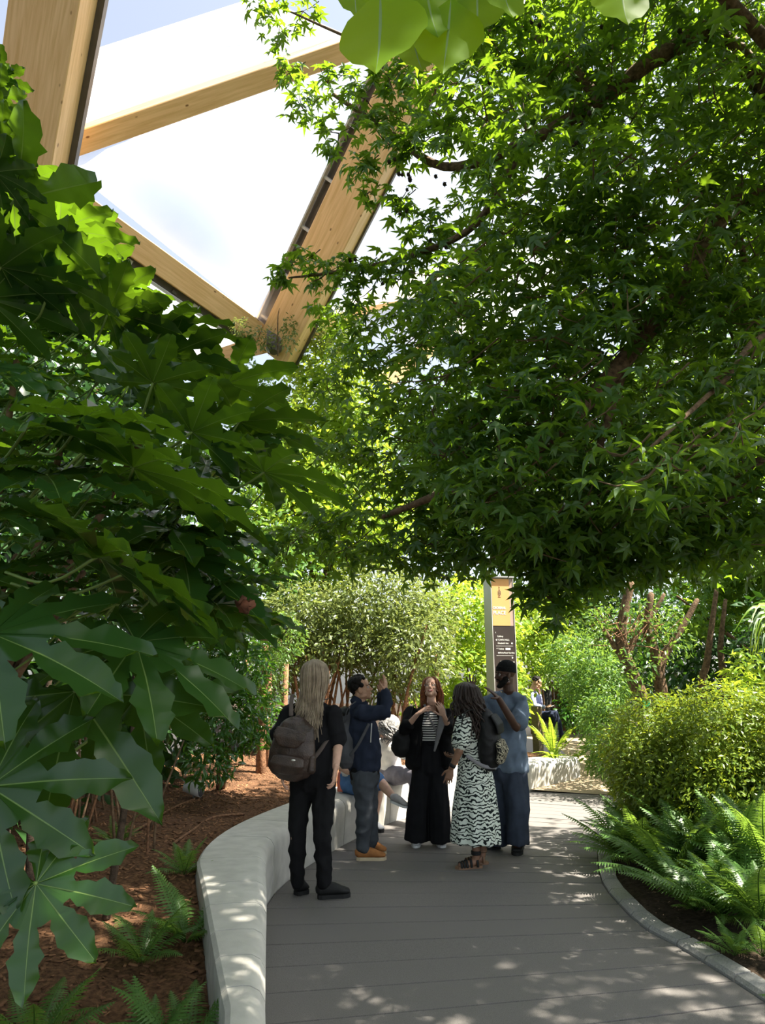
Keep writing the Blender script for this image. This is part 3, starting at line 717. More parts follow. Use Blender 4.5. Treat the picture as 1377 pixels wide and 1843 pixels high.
# willow-like sprigs and palm at the right edge
shrub('sprig_shrub', (4.2,7.6,.3), [pb(1362,1215,7.4,.3,.3,.28), pb(1340,1240,7.3,.2,.2,.15)], 420, DIAN, .11, M_lime, 'pale narrow-leaved shrub at the right edge above the hedge', seed=42)
t = thing('fan_palm', tuple(at(1410,1160,7.6).xy)+(.3,), 'palm with drooping pale fronds at the right edge', 'palm'); b0 = Vector(t.location)
for k in range(26):
    g = random.Random(k+300); a = at(1402,1098+k*1.6,7.5)-b0; L = g.uniform(.35,.62)
    c1 = a+Vector((-L*.55,-.12+g.uniform(-.1,.1),.05-k*.004)); c2 = a+Vector((-L*(1.0-k*.010), -.18+g.uniform(-.15,.15), -.20-.011*k))
    P3 = catmull([a, c1, c2], 4); V = []; Fc = []
    for i, p in enumerate(P3):
        wv = .016*(1-(i/(len(P3)-1))**2)+.001; V += [p+Vector((0,wv*.6,wv)), p+Vector((0,0,-.004)), p-Vector((0,wv*.6,wv))]
    for i in range(len(P3)-1):
        q = i*3; Fc += [(q,q+1,q+4,q+3),(q+1,q+2,q+5,q+4)]
    obj('frond', mesh('frond', V, Fc), M_ferng if k % 2 else M_lime, t, sm=True)
obj('trunk', MB().tube([(0,0,-.1),(0,0,1.2),at(1404,1115,7.5)-b0], [.1,.09,.05], n=10).mesh('trunk', True), M_barkd, t)

# --- trees behind, in sun
def tree(name, base, blobs, n, tmpl, size, m, label, trunk, seed, cat='tree', group=None, shell=.35, clump=.45):
    t = thing(name, base, label, cat, group); b = Vector(base)
    P, O = cloud(blobs, n, seed, shell, clump)
    if name == 'japanese_maple':           # leaves left out towards the sun so that light reaches the path end
        s = P-np.array(SUN_DIR)*((P[:,2:3]-.4)/SUN_DIR.z); ok = ~((s[:,0] > 1.0) & (s[:,0] < 3.7) & (s[:,1] < 13)); P, O = P[ok], O[ok]
    leaves('foliage', t, P, O, tmpl, size, m, seed+1, origin=base)
    for pts, r in trunk:
        pp = [Vector(p)-b for p in pts]; L = max(1, 4*(len(pp)-1))
        obj('trunk' if r > .08 else 'branch', MB().tube(catmull(pp, 4), [r*(1-.6*k/L) for k in range(L+1)], n=8).mesh('trunk', True), M_bark, t)
    return t
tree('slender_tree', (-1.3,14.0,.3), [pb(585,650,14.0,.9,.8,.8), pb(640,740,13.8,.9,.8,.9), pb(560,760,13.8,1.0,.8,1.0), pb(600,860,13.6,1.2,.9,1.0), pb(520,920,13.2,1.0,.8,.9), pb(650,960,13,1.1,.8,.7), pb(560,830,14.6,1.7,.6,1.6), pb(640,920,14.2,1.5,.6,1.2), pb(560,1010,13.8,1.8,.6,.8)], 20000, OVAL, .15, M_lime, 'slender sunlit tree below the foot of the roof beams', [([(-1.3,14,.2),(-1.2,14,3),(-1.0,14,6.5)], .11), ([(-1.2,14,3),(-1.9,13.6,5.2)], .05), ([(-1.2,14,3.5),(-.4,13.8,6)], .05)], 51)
tree('climbing_plant', tuple(at(500,620,12.6)), [pb(470,610,12.6,.35,.3,.22), pb(520,600,12.5,.18,.2,.4), pb(430,590,12.4,.2,.2,.2), pb(560,580,13.2,.4,.3,.5), pb(600,600,13.4,.5,.4,.6)], 2200, DIA, .085, M_olive, 'climbing plant tangled around the foot of the wide roof beam', [([at(500,640,12.7), at(500,575,12.5), at(503,555,12.4)], .015)], 52, 'climber')
tree('background_tree', (-3.6,12.8,.3), [pb(430,700,12.6,.8,.7,.6), pb(400,820,12.5,1.2,.8,1.2), pb(480,1010,12.4,1.1,.8,.9), pb(330,950,12,1.2,1,1.6), pb(420,1080,12.6,2.0,.8,1.2), pb(250,900,12,1.5,.8,2.5)], 11000, OVAL, .14, M_mid, 'bushy mid-green tree between the fatsia and the slender tree', [([(-3.6,12.8,.2),(-3.4,12.8,2.5),(-3.2,12.6,5)], .12)], 53)
tree('background_tree', (5.5,19,.2), [pb(840,780,18,2.2,1.5,1.9), pb(960,880,18.5,2.0,1.3,1.6), pb(1120,800,18,3.2,1.6,3.0), pb(1320,700,17,3.0,1.6,3.4), pb(780,930,17.5,1.3,1.0,1.0), pb(1120,1010,18,2.5,1.2,1.2), pb(900,1010,18.5,3.0,.8,1.2), pb(760,860,19,2.5,.8,2.2)], 18000, OVAL, .24, M_mid, 'broad tree standing behind the sweetgum canopy on the right', [([(5.5,19,.1),(5.4,19,3),(5.2,18.6,7)], .2), ([(5.4,19,3),(8,18,8)], .1)], 54)
# maple layer under the canopy at right, in the sun
tree('japanese_maple', (7.4,12,.3), [pb(1210,1040,11.4,1.2,.7,.5), pb(1320,1020,11.2,1.2,.8,.6), pb(1110,1075,11.8,.9,.6,.45), pb(1260,1110,11.4,.8,.5,.3), pb(1400,980,10.8,1.2,.8,.9)], 4600, GUM[1], .15, M_acer, 'maple with bright layered star leaves under the canopy at right', [([(7.4,12,.2),(7.2,12,1.4),(6.2,11.6,3.2)], .09), ([(7.2,12,1.4),(5.0,11.6,3.0)], .05), ([(7.2,12,1.6),(7.6,11.2,3.6)], .05)], 55)

# ------------------------------------------------------------------ the sweetgum canopy
gum = thing('sweetgum_tree', (5.4,5.6,.2), 'large sweetgum tree whose star-leaved canopy hangs over the path from the right', 'tree'); GB = Vector(gum.location)
LIMBS = [([(5.4,5.6,.0),(5.2,5.6,2.0),(5.0,5.5,4.2),(4.6,5.6,6.2),(4.0,5.8,8.4)], .22, 'trunk'),
  ([(5.05,5.5,3.6), at(1377,355,5.3), at(1240,500,5.2), at(1130,640,5.0), at(1020,760,4.9), at(900,850,5.0), at(790,890,5.4), at(690,930,5.8)], .11, 'branch'),
  ([at(1240,500,5.2), at(1180,560,5.6), at(1000,600,6.0), at(860,640,6.4)], .06, 'branch'),
  ([(4.95,5.5,4.4), at(1330,100,5.0), at(1210,90,4.9), at(1080,180,5.0), at(940,260,5.4), at(800,300,5.8), at(690,230,6.0), at(600,170,6.1)], .10, 'branch'),
  ([at(1080,180,5.0), at(960,60,5.2), at(840,60,5.6), at(700,90,5.9), at(520,20,6.2)], .05, 'branch'),
  ([at(940,260,5.4), at(860,400,5.6), at(740,460,6.0), at(600,490,6.2), at(520,500,6.3)], .045, 'branch'),
  ([(5.0,5.5,4.0), at(1420,600,4.4), at(1300,690,3.9), at(1200,780,3.6), at(1120,850,3.4)], .028, 'branch'),
  ([at(1130,640,5.0), at(1080,800,5.0), at(1040,920,5.2), at(1000,1030,5.6)], .04, 'branch'),
  ([(5.1,5.5,3.2), at(1400,820,5.0), at(1280,940,5.0), at(1200,1000,5.2)], .05, 'branch'),
  ([(4.7,5.6,5.8), (3.4,4.6,6.4), (2.0,3.8,6.8), (1.0,3.6,7.0)], .08, 'branch'),
  ([(4.9,5.5,4.9), (3.8,3.9,5.0), (2.8,2.8,5.0)], .07, 'branch'),
  ([(4.6,5.6,6.2), (5.8,6.6,7.8), (6.5,7.0,8.5)], .08, 'branch'),
  ([at(1260,480,5.3), at(1300,560,5.4), at(1330,640,5.6)], .03, 'branch'), ([at(1330,420,5.4), at(1350,520,5.4), at(1365,620,5.4)], .03, 'branch')]
for pts, r, nm in LIMBS:
    pp = [Vector(p)-GB for p in pts]; L = 5*(len(pp)-1)
    obj(nm, MB().tube(catmull(pp, 5), [r*(1-.8*k/L) for k in range(L+1)], n=9).mesh(nm, True), M_bark, gum)
rg = random.Random(77)
CL = []                                   # leaf clusters: centre, radius, leaf count
def cl(px, py, Y, r=.42, n=70): p = at(px, py, Y); CL.append((p, r, n))
# left-hand sprays against the sky
for a in ((480,12,6.2,.22,26),(500,70,6.2,.16,16),(545,20,6.2,.2,20),(520,130,6.2,.2,24),(545,195,6.1,.2,26),(590,150,6.0,.25,34),(610,240,6.0,.25,36),(660,180,5.9,.28,40),(650,300,5.9,.2,26),(700,260,5.8,.28,40),(665,345,5.9,.12,10),
          (505,490,6.3,.14,16),(545,470,6.3,.2,26),(590,490,6.2,.24,36),(640,490,6.1,.24,36),(690,480,6.0,.22,34),(640,540,6.2,.2,26),(730,470,5.9,.2,26),
          (720,360,6.0,.18,18),(745,400,6.0,.2,22),(790,390,5.9,.22,26),(780,440,5.9,.24,30),(720,200,5.8,.28,44),(760,120,5.7,.3,48),(700,140,5.8,.25,34),(740,270,5.8,.22,30),(790,240,5.7,.26,40)): cl(*a)
for px in range(800, 1500, 62):           # the main mass
    for py in range(-150, 1010, 62):
        x, y = px+rg.uniform(-24,24), py+rg.uniform(-24,24)
        if 690 < x < 850 and 265 < y < 330: continue
        if x < 860 and 330 < y < 480: continue
        if y > 955 and x < 900: continue
        Y = rg.choice((4.6,5.2,5.8,6.4))+rg.uniform(-.3,.3)
        cl(x, y, Y, .38, 44)
        if rg.random() < .45: cl(x+rg.uniform(-40,40), y+rg.uniform(-40,40), rg.uniform(4.3,6.6), .42, 42)
        if rg.random() < .3: cl(x+rg.uniform(-40,40), y+rg.uniform(-40,40), rg.uniform(6.6,8.0), .45, 40)
for a in ((640,650,6.6),(700,640,6.4),(760,620,6.2),(680,720,6.3),(740,700,6.0),(790,760,5.8),(720,790,6.0),(650,800,6.4),(690,850,6.2),(760,850,5.8),(820,880,5.7),(740,920,5.9),(660,920,6.3),(600,930,6.6),(560,960,6.8),(620,990,6.6),(700,990,6.1),(780,980,5.9),(850,960,5.7),(520,980,7.0),(830,1000,5.8),(760,1015,6.0),(600,560,6.8),(700,570,6.6),(780,540,6.3),(640,600,6.8),(590,700,6.9),(600,800,6.9)): cl(*a, .3, 44)
for a in ((900,965,5.4),(960,990,5.3),(1010,1030,5.2),(1060,1020,5.2),(1130,1010,5.2),(1200,990,5.0),(1270,980,5.0),(1340,960,5.0),(1400,930,5.0),(985,1075,5.3)): cl(*a, .26, 50)
for a in ((1010,990,5.2),(1040,1000,5.0),(940,930,5.3),(1100,980,5.1),(1180,960,4.9),(1270,930,4.8),(1010,960,5.3),(900,900,5.5)): cl(*a, .36, 60)
for a in ((1140,870,3.2,.18,9),(1200,830,3.3,.2,12),(1260,800,3.4,.2,12),(1330,760,3.5,.22,14),(1120,820,3.5,.2,12),(1060,760,4.0,.25,18),(1180,700,3.9,.25,20),(1290,680,3.9,.25,22),(1350,650,3.9,.25,22),(1130,560,4.2,.25,20),(1000,560,4.3,.25,22),(960,450,4.5,.25,24)): cl(*a)
g2 = random.Random(5)                     # unseen rest of the crown, added to shade path, bed and fatsia
def shade(p, z): return p-SUN_DIR*((p.z-z)/SUN_DIR.z)
def sunny(p):                             # openings in the crown that let the sun through
    s = shade(p, 1.5)
    if 2.2 < s.x < 4.6 and 6.1 < s.y < 8.0: return True          # the hedge
    s = shade(p, .2)
    if s.y > 8.5 and s.x < 3.8: return True                      # the far part of the path
    s = shade(p, 3.3)
    if -2.6 < s.x < -.75 and 1.9 < s.y < 4.2: return True        # the top of the fatsia
    s = shade(p, 2.8)
    if -.25 < s.x < .55 and .5 < s.y < 1.4: return True          # the close twig
    return -2.2 < s.x < -.3 and 1.9 < s.y < 3.6 and g2.random() < .7
def farlit(p): s = shade(p, .2); return s.y > 8.35 and -.8 < s.x < 3.8
CL = [c for c in CL if (c[0].x/c[0].y < .58 or not sunny(c[0])) and not farlit(c[0])]
for k in range(700):
    if k >= 530: q = Vector((g2.uniform(-2.8,-.85), g2.uniform(1.0,3.8), .3)); p = q+SUN_DIR*(g2.uniform(5.0,9.6)/SUN_DIR.z)  # unseen clusters added up-sun to darken the lower left bed
    elif k < 330: p = Vector((g2.uniform(-2.2,7.2), g2.uniform(-4.5,7.8), g2.uniform(4.2,9.5)))
    else:                                 # unseen leaves set up-sun to shade the left bed and near path
        q = Vector((g2.uniform(-2.4,2.2), g2.uniform(1.6,5.6), .3)); p = q+SUN_DIR*(g2.uniform(5.0,9.6)/SUN_DIR.z)
    if p.y > .2 and (p.z-1.65)/p.y < 1.55 and abs(p.x)/p.y < .74: continue
    if p.y <= .3 and p.z < 4.6: continue
    if sunny(p): continue
    CL.append((p, .55, 36))
PP, OO, TW = [], [], []
gr = np.random.default_rng(9)
for c, r, n in CL:
    d = unit(gr.normal(size=(n,3))); q = np.array(c)+d*(r*gr.random((n,1))**.45)*np.array([1,1,.75]); PP.append(q); OO.append(d)
    tw = Vector((.45, 0, .35))*r*2
    TW.append((c+tw, c)); 
    for k in range(3): TW.append((c, Vector(q[k])))
PP = np.concatenate(PP); OO = np.concatenate(OO)
n = len(PP); N = OO*.35+np.array([-.05,-.25,.75])+gr.normal(0,.45,(n,3)); D = OO*.7+np.array([-.25,-.1,-.55])+gr.normal(0,.45,(n,3))
X, Yv, Z = frames(N, D); S = .16*gr.uniform(.68,1.22,n)
# 300 leaves that show largest are single leaves, the rest one mesh
dist = np.linalg.norm(PP-np.array([0,0,1.65]), axis=1)
vx = PP[:,0]/PP[:,1]; vz = (PP[:,2]-1.65)/PP[:,1]
vis = (np.abs(vx) < .56) & (vz < 1.12)
sel = np.argsort(np.where(vis, dist/S, 1e9))[:300]; rest = np.ones(n, bool); rest[sel] = False
gms = [mesh('leaf', *GUM[0]), mesh('leaf', *GUM[1])]
for i in sel:
    o = obj('leaf', gms[i % 2], M_gum, gum); o.matrix_local = Matrix.Translation(Vector(PP[i])-GB) @ Matrix((X[i], Yv[i], Z[i])).transposed().to_4x4() @ Matrix.Scale(float(S[i]), 4)
idx = np.where(rest)[0]
for nm, ii, tm in (('foliage', idx[::2], GUM[0]), ('foliage', idx[1::2], GUM[1])):
    tag(obj(nm, scatter_mesh('foliage', tm[0], tm[1], PP[ii]-np.array(GB), X[ii], Yv[ii], Z[ii], S[ii]), M_gum, gum), kind='stuff')
B = MB()
for a, c in TW: B.tube([a-GB, (a.lerp(c,.5))-GB+Vector((0,0,-.02)), c-GB], [.007,.005,.003], n=4, round_ends=False)
tag(obj('twigs', B.mesh('twigs'), M_twig, gum), kind='stuff')
# spiky seed balls
B = MB(); B.ball((0,0,0), .5, nu=7, nv=5)
for k in range(26):
    d = Vector(unit(np.random.default_rng(k).normal(size=(1,3)))[0]); B.tube([d*.42, d*.8], [.10,.01], n=3, round_ends=False)
sb = B.mesh('seed_ball'); g = random.Random(3)
for (px, py, Y) in ((770,55,5.5),(800,100,5.4),(860,40,5.3),(845,110,5.3),(870,150,5.3),(700,290,5.8),(716,310,5.8),(730,325,5.8),(742,335,5.8),(770,190,5.6),(785,170,5.6),(880,85,5.3),(940,120,5.1),(790,330,5.7),(730,385,6.0),(770,420,5.9),(800,445,5.8),(1050,215,4.8),(1040,270,4.8),(960,50,5.0),(1220,70,4.7),(1090,60,4.8),(690,520,6.0),(640,470,6.1)):
    p = at(px, py, Y-.15)-GB
    for q in range(2):
        o = obj('seed_ball', sb, M_barkd, gum); o.location = p+Vector((g.uniform(-.06,.06), g.uniform(-.06,.06), g.uniform(-.06,.06))); o.scale = [g.uniform(.03,.042)]*3

# ------------------------------------------------------------------ close overhanging twig with big oval leaves
ov = thing('overhanging_twig', tuple(at(760,-90,1.1)), 'close overhanging twig of bright green oval leaves at the top edge', 'branch'); OB = Vector(ov.location)
ovm = []
for s_ in (1, 2):
    V, Fc, mi = t_ovate(s_); m_ = mesh('leaf', V, Fc, mi); m_.materials.append(M_ovate); m_.materials.append(M_vein); smooth(m_); ovm.append(m_)
def leaf_to(meh, parent, base, tip, nrm, PB, roll=0., name='leaf', wide=1.):
    base, tip = Vector(base), Vector(tip); d = tip-base; L = d.length; y = d/L; z = Vector(nrm); z = (z-y*z.dot(y)).normalized(); x = y.cross(z)
    o = obj(name, meh, None, parent); o.matrix_basis = Matrix.Translation(base-PB) @ Matrix((x, y, z)).transposed().to_4x4() @ Matrix.Diagonal((L*wide, L, L, 1)); return o
for k, (bx, by, tx, ty, Y, wd) in enumerate(((684,-20,690,178,1.0,1.0),(765,-50,778,108,1.12,.95),(812,-5,798,176,1.1,.85),(742,55,756,156,1.18,.75),(858,-30,862,96,1.2,.9),(905,-50,908,62,1.1,.9),(1118,-50,1120,82,1.0,.85),(640,-40,636,60,1.2,.7),(830,-50,838,70,1.25,.9))):
    o = leaf_to(ovm[k % 2], ov, at(bx,by,Y), at(tx,ty,Y-.03), (.12*(-1)**k, .60, .72), OB, wide=wd*.86)
for pts in (((640,-80),(700,-50),(770,-75),(860,-80),(980,-95),(1130,-90)),):
    obj('twig', MB().tube([at(x,y,1.12)-OB for x,y in pts], .006, n=6).mesh('twig', True), M_twig, ov)

# ------------------------------------------------------------------ the big fatsia at the left
fat = thing('fatsia_shrub', (-1.9,2.9,.2), 'tall fatsia shrub with huge glossy hand-shaped leaves filling the left edge', 'shrub'); FB = Vector(fat.location)
fms = []
for s_ in range(5):
    V, Fc, mi = t_fatsia(s_+1, 9 if s_ < 3 else 7); m_ = mesh('leaf', V, Fc, mi); m_.materials.append(M_fatsia); m_.materials.append(M_vein); smooth(m_); fms.append(m_)
fg = random.Random(12); fcount = [0]
def fleaf(b, tip, nrm, pet=None, wide=1.0):
    k = fcount[0]; fcount[0] += 1
    o = leaf_to(fms[k % 5], fat, b, tip, nrm, FB, wide=wide)
    if pet is None: pet = Vector(b)+Vector((-.30-fg.random()*.2, .12, -.22-fg.random()*.2))
    a = Vector(b); c = Vector(pet); mid = a.lerp(c, .5)-Vector((0,0,.05))
    mw = o.matrix_basis.inverted()
    q = MB().tube([mw@(p-FB) for p in catmull([a, mid, c], 4)], .0045/((Vector(tip)-a).length), n=5).mesh('petiole', True)
    obj('petiole', q, M_petiole, o)
    return o
def fl(bx, by, Y, tx, ty, dY, nrm, wide=1.0, pet=None):
    fleaf(at(bx,by,Y), at(tx,ty,Y+dY), nrm, at(*pet) if pet else None, wide)
# the big near leaves, lower left
fl(-15,1140,1.55,200,1238,-.10,(.1,-.62,.75))
fl(65,1590,1.45,158,1752,-.08,(0,-.85,.5), pet=(-10,1480,1.6))
fl(-20,1415,1.5,180,1530,-.05,(.1,-.86,.42), pet=(-80,1420,1.8))
fl(135,1245,1.7,300,1435,-.12,(-.25,-.55,.75), pet=(30,1220,2.0))
fl(250,1250,2.0,395,1330,-.1,(-.2,-.6,.75))
fl(245,1155,1.75,432,1290,-.05,(-.30,-.25,.92), pet=(100,1125,1.9))
fl(178,1000,1.8,405,1062,-.15,(-.18,.42,.9), pet=(10,1030,1.9))
fl(230,1030,1.9,430,1120,-.1,(-.25,.25,.92), pet=(20,1050,2.0))
fl(55,760,1.7,230,742,-.15,(-.1,-.30,.95), pet=(-40,840,1.8))
fl(150,752,1.8,350,742,-.1,(.02,-.12,.98), pet=(70,815,1.9))
fl(85,855,1.75,262,872,-.12,(0,-.32,.94), pet=(0,905,1.9))
fl(240,842,1.9,470,872,-.12,(-.1,.22,.96), pet=(200,900,2.1))
fl(-20,840,1.7,85,805,-.05,(-.2,-.3,.9))
fl(-10,925,1.6,75,945,-.05,(-.1,-.4,.9), pet=(-60,960,1.7))
fl(345,778,2.2,470,722,-.1,(-.15,.55,.82), pet=(240,800,2.4))
fl(475,850,2.4,625,845,-.15,(-.1,.35,.93), pet=(380,860,2.5))
fl(275,690,2.2,385,640,-.1,(-.2,.6,.78), pet=(230,790,2.4))
fl(235,690,2.3,290,610,.0,(-.2,.75,.6))
fl(25,362,2.0,205,335,-.15,(-.1,.62,.75), pet=(-40,420,2.1))
fl(95,500,2.2,215,468,-.1,(-.15,.66,.74), pet=(60,580,2.3))
fl(195,562,2.4,310,520,-.1,(-.15,.6,.78), pet=(150,640,2.5))
fl(60,420,2.2,150,395,-.05,(-.1,.7,.7))
fl(300,640,2.6,420,590,-.1,(-.15,.6,.78))
fl(410,690,2.8,540,655,-.1,(-.2,.5,.85))
fl(430,760,2.7,600,735,-.1,(-.1,.25,.95))
fl(-10,660,1.9,75,695,-.1,(0,-.35,.93))
fl(0,1290,1.8,150,1290,0,(.1,-.7,.6))
fl(300,950,2.3,470,1000,-.1,(-.1,-.15,.95)); fl(330,1000,2.4,500,1090,-.1,(-.2,-.2,.95)); fl(340,900,2.4,520,960,-.1,(-.1,.1,.97))
fl(370,1070,2.5,500,1150,-.05,(-.25,-.3,.9))
for (x0,y0,x1,y1) in ((-5,140,48,112),(-8,175,60,168),(-5,215,52,196),(-5,245,66,236),(-5,275,62,262),(-5,120,30,118),(-10,310,80,300)): fl(x0,y0,1.9,x1,y1,-.05,(-.1,.5,.85))
# the rest of the crown
def xmax(y):
    T = [(330,110),(400,170),(480,225),(540,300),(600,390),(650,480),(700,530),(760,570),(840,590),(900,540),(960,500),(1050,480),(1130,470),(1180,330)]
    for (a, b), (c, d) in zip(T[:-1], T[1:]):
        if a <= y <= c: return b+(d-b)*(y-a)/(c-a)
    return 200
for k in range(118):
    y = 340+(k*61.8 % 800)+fg.uniform(-12,12); x = xmax(y)*(fg.random()**.75)-60
    Y = fg.uniform(2.3,3.5) if x > 60 else fg.uniform(2.0,3.3)
    L = fg.uniform(.20,.34); b = at(x, y, Y)
    d = Vector((1.0, fg.uniform(-.6,.35), fg.uniform(-.30,.22) if y > 620 else fg.uniform(-.05,.3))).normalized()
    nrm = Vector((-.15+fg.uniform(-.25,.25), (.35 if y < 560 else -.30)+fg.uniform(-.25,.25), 1))
    fleaf(b, b+d*L, nrm)
for k in range(26):                        # deep inside and out of the frame to the left
    y = fg.uniform(420,1500); b = at(fg.uniform(-260,-40), y, fg.uniform(1.8,3.2)); a = fg.uniform(0,6.28)
    fleaf(b, b+Vector((math.cos(a)*.28, math.sin(a)*.28, -.04)), (fg.uniform(-.3,.3), fg.uniform(-.3,.3), 1))
for k, (px, py) in enumerate(((-40,900),(30,1000),(90,1020),(150,1030),(200,900),(120,760),(250,800),(30,650))):
    b = Vector((-1.9+fg.uniform(-.3,.3), 2.9+fg.uniform(-.2,.3), .1)); e = at(px, py, 2.9)
    pp = [p-FB for p in catmull([b, b.lerp(e,.5)+Vector((-.12,.1,.1)), e], 5)]; L = len(pp)-1
    obj('stem', MB().tube(pp, [.028*(1-.5*i/L) for i in range(L+1)], n=8).mesh('stem', True), M_bark, fat)
# a dead leaf hanging in the fatsia
b = at(442,1088,2.2); V = []
dm = MB().ball((0,0,0), (.030,.016,.022), nu=14, nv=9); 
for v in dm.V: v += Vector((noise.noise(v*90)*.016, noise.noise(v*90+Vector((5,0,0)))*.012, noise.noise(v*70+Vector((0,9,0)))*.020))
o = obj('dead_leaf', dm.mesh('dead_leaf', True), mat('dead_leaf', (.12,.045,.022), .8, .25, 40), fat); o.location = b-FB

# ------------------------------------------------------------------ ferns
FR = [mesh('frond', *t_frond(s_, 24, True, .18, a)) for s_, a in ((1,.45),(2,.6),(3,.3))]
FRS = [mesh('frond', *t_frond(s_, 24, False, .10, a)) for s_, a in ((4,.3),(5,.45))]
for m_ in FR+FRS: smooth(m_)
def fern(base, L, n, m, label, meshes=FR, tilt=(.25,.8), seed=1, a0=0, a1=6.283, group=None, name='fern'):
    t = thing(name, tuple(base), label, 'fern', group); g = random.Random(seed)
    for k in range(n):
        az = a0+(a1-a0)*(k+g.random()*.7)/n; el = g.uniform(*tilt); s = L*g.uniform(.75,1.15)
        o = obj('frond', meshes[k % len(meshes)], m, t)
        o.rotation_euler = Matrix.Rotation(az, 4, 'Z').to_3x3().to_euler()
        o.matrix_local = Matrix.Rotation(az, 4, 'Z') @ Matrix.Rotation(el, 4, 'X') @ Matrix.Rotation(g.uniform(-.3,.3), 4, 'Y') @ Matrix.Scale(s, 4)
    return t
GR = 'dark green ferns in the right-hand bed'
RF = [((1120,1530),.50,'fern overhanging the kerb where the path narrows, first along the right edge'),((1165,1545),.55,'second fern from the far end of the right kerb'),((1210,1580),.55,'third fern from the far end of the right kerb, beside bare soil'),((1150,1490),.5,'fern at the foot of the clipped hedge nearest the path'),((1205,1490),.6,'tall fern in front of the middle of the clipped hedge'),((1260,1510),.65,'tallest upright fern in front of the clipped hedge'),((1320,1500),.65,'fern with raised fronds near the right edge below the hedge'),((1375,1520),.6,'fern cut by the right edge below the hedge'),((1265,1570),.55,'fern in the middle of the fern bed on the right'),((1330,1580),.6,'wide fern right of the middle of the fern bed'),((1385,1600),.6,'fern cut by the right edge in the middle of the fern bed'),((1300,1640),.45,'low fern spreading over bare soil on the right'),((1370,1660),.5,'front fern with long arching fronds at the right edge'),((1320,1695),.25,'small fern on the dark soil behind the kerb'),((1370,1700),.3,'small fern nearest the right edge above the kerb'),((1235,1545),.6,'dense fern between the hedge foot and the middle of the fern bed'),((1290,1545),.62,'tall fern right of centre in front of the hedge'),((1345,1545),.62,'tall fern below the right part of the hedge'),((1170,1515),.5,'fern tucked between the kerb and the left foot of the hedge'),((1250,1625),.42,'low fern on the left edge of the bare soil'),((1345,1620),.5,'spreading fern above the bare soil near the right edge')]
def zr(p):
    return .05+max(0, min(4, p.x-interp([(k.x, k.y) for k in KO], p.y)))*.10
for k, ((px, py), L, lb_) in enumerate(RF):
    p = gnd(px, py, .12); p.z = zr(p)-.01; L *= 1.3 if L > .4 else 1.1
    fern(p, L, 22 if L > .4 else 11, M_fern if k % 4 else M_mid, 'dark green '+lb_ if not lb_.startswith('tallest') else lb_, seed=k+1, tilt=(.55,1.3) if k in (3,4,5,6,7,8,9,10) else (.25,1.05), group=GR)
fern(Vector((2.16,3.74,.05)), .50, 4, M_fern, 'single fern tip leaning over the kerb at the bottom right corner', seed=40, tilt=(.15,.4), a0=1.25, a1=2.3)
def zl(p):
    h = drop(lb, [(p.x, p.y)]); return h[0][2] if len(h) else .3
LF = [((255,1720),.42,M_fern,'dark green fern below the lowest fatsia leaf'),((330,1600),.34,M_fern,'dark fern in front of the bark bed, left of the bench'),((335,1690),.46,M_mid,'fern with lit frond tips against the bench back'),((335,1870),.46,M_ferng,'grey-green fern at the bottom edge left of the bench'),((265,1890),.42,M_ferng,'grey-green fern at the bottom edge, second from the bench'),((60,1870),.46,M_ferng,'grey-green fern in the bottom left corner'),((205,1560),.3,M_fern,'small dark fern under the brown canes')]
for k, ((px, py), L, m, lb_) in enumerate(LF):
    p = gnd(px, py, .25); p.z = zl(p)-.01; fern(p, L, 11, m, lb_, seed=k+60, tilt=(.25,1.05))
# bright ferns in the sun by the sign
p = gnd(968,1388,.0); p = Vector((p.x, 11.95, .36))
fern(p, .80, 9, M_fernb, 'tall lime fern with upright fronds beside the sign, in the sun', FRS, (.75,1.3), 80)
p2 = Vector((p.x-.05, 11.75, .33))
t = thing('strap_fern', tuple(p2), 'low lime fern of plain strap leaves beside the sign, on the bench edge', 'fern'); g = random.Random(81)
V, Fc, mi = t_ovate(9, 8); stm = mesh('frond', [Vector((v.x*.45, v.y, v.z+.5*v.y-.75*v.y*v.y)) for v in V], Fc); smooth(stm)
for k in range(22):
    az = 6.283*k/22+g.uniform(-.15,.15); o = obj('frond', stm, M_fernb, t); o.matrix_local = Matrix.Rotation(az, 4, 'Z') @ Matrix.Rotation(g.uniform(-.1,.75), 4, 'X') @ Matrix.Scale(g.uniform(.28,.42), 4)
shrub('ground_cover', (p.x+.55,11.9,.33), [(p.x+.5,11.9,.36,.3,.14,.10)], 130, OVAL, .09, M_lime, 'small lime ground cover spilling onto the bench end', 'plant', seed=82)
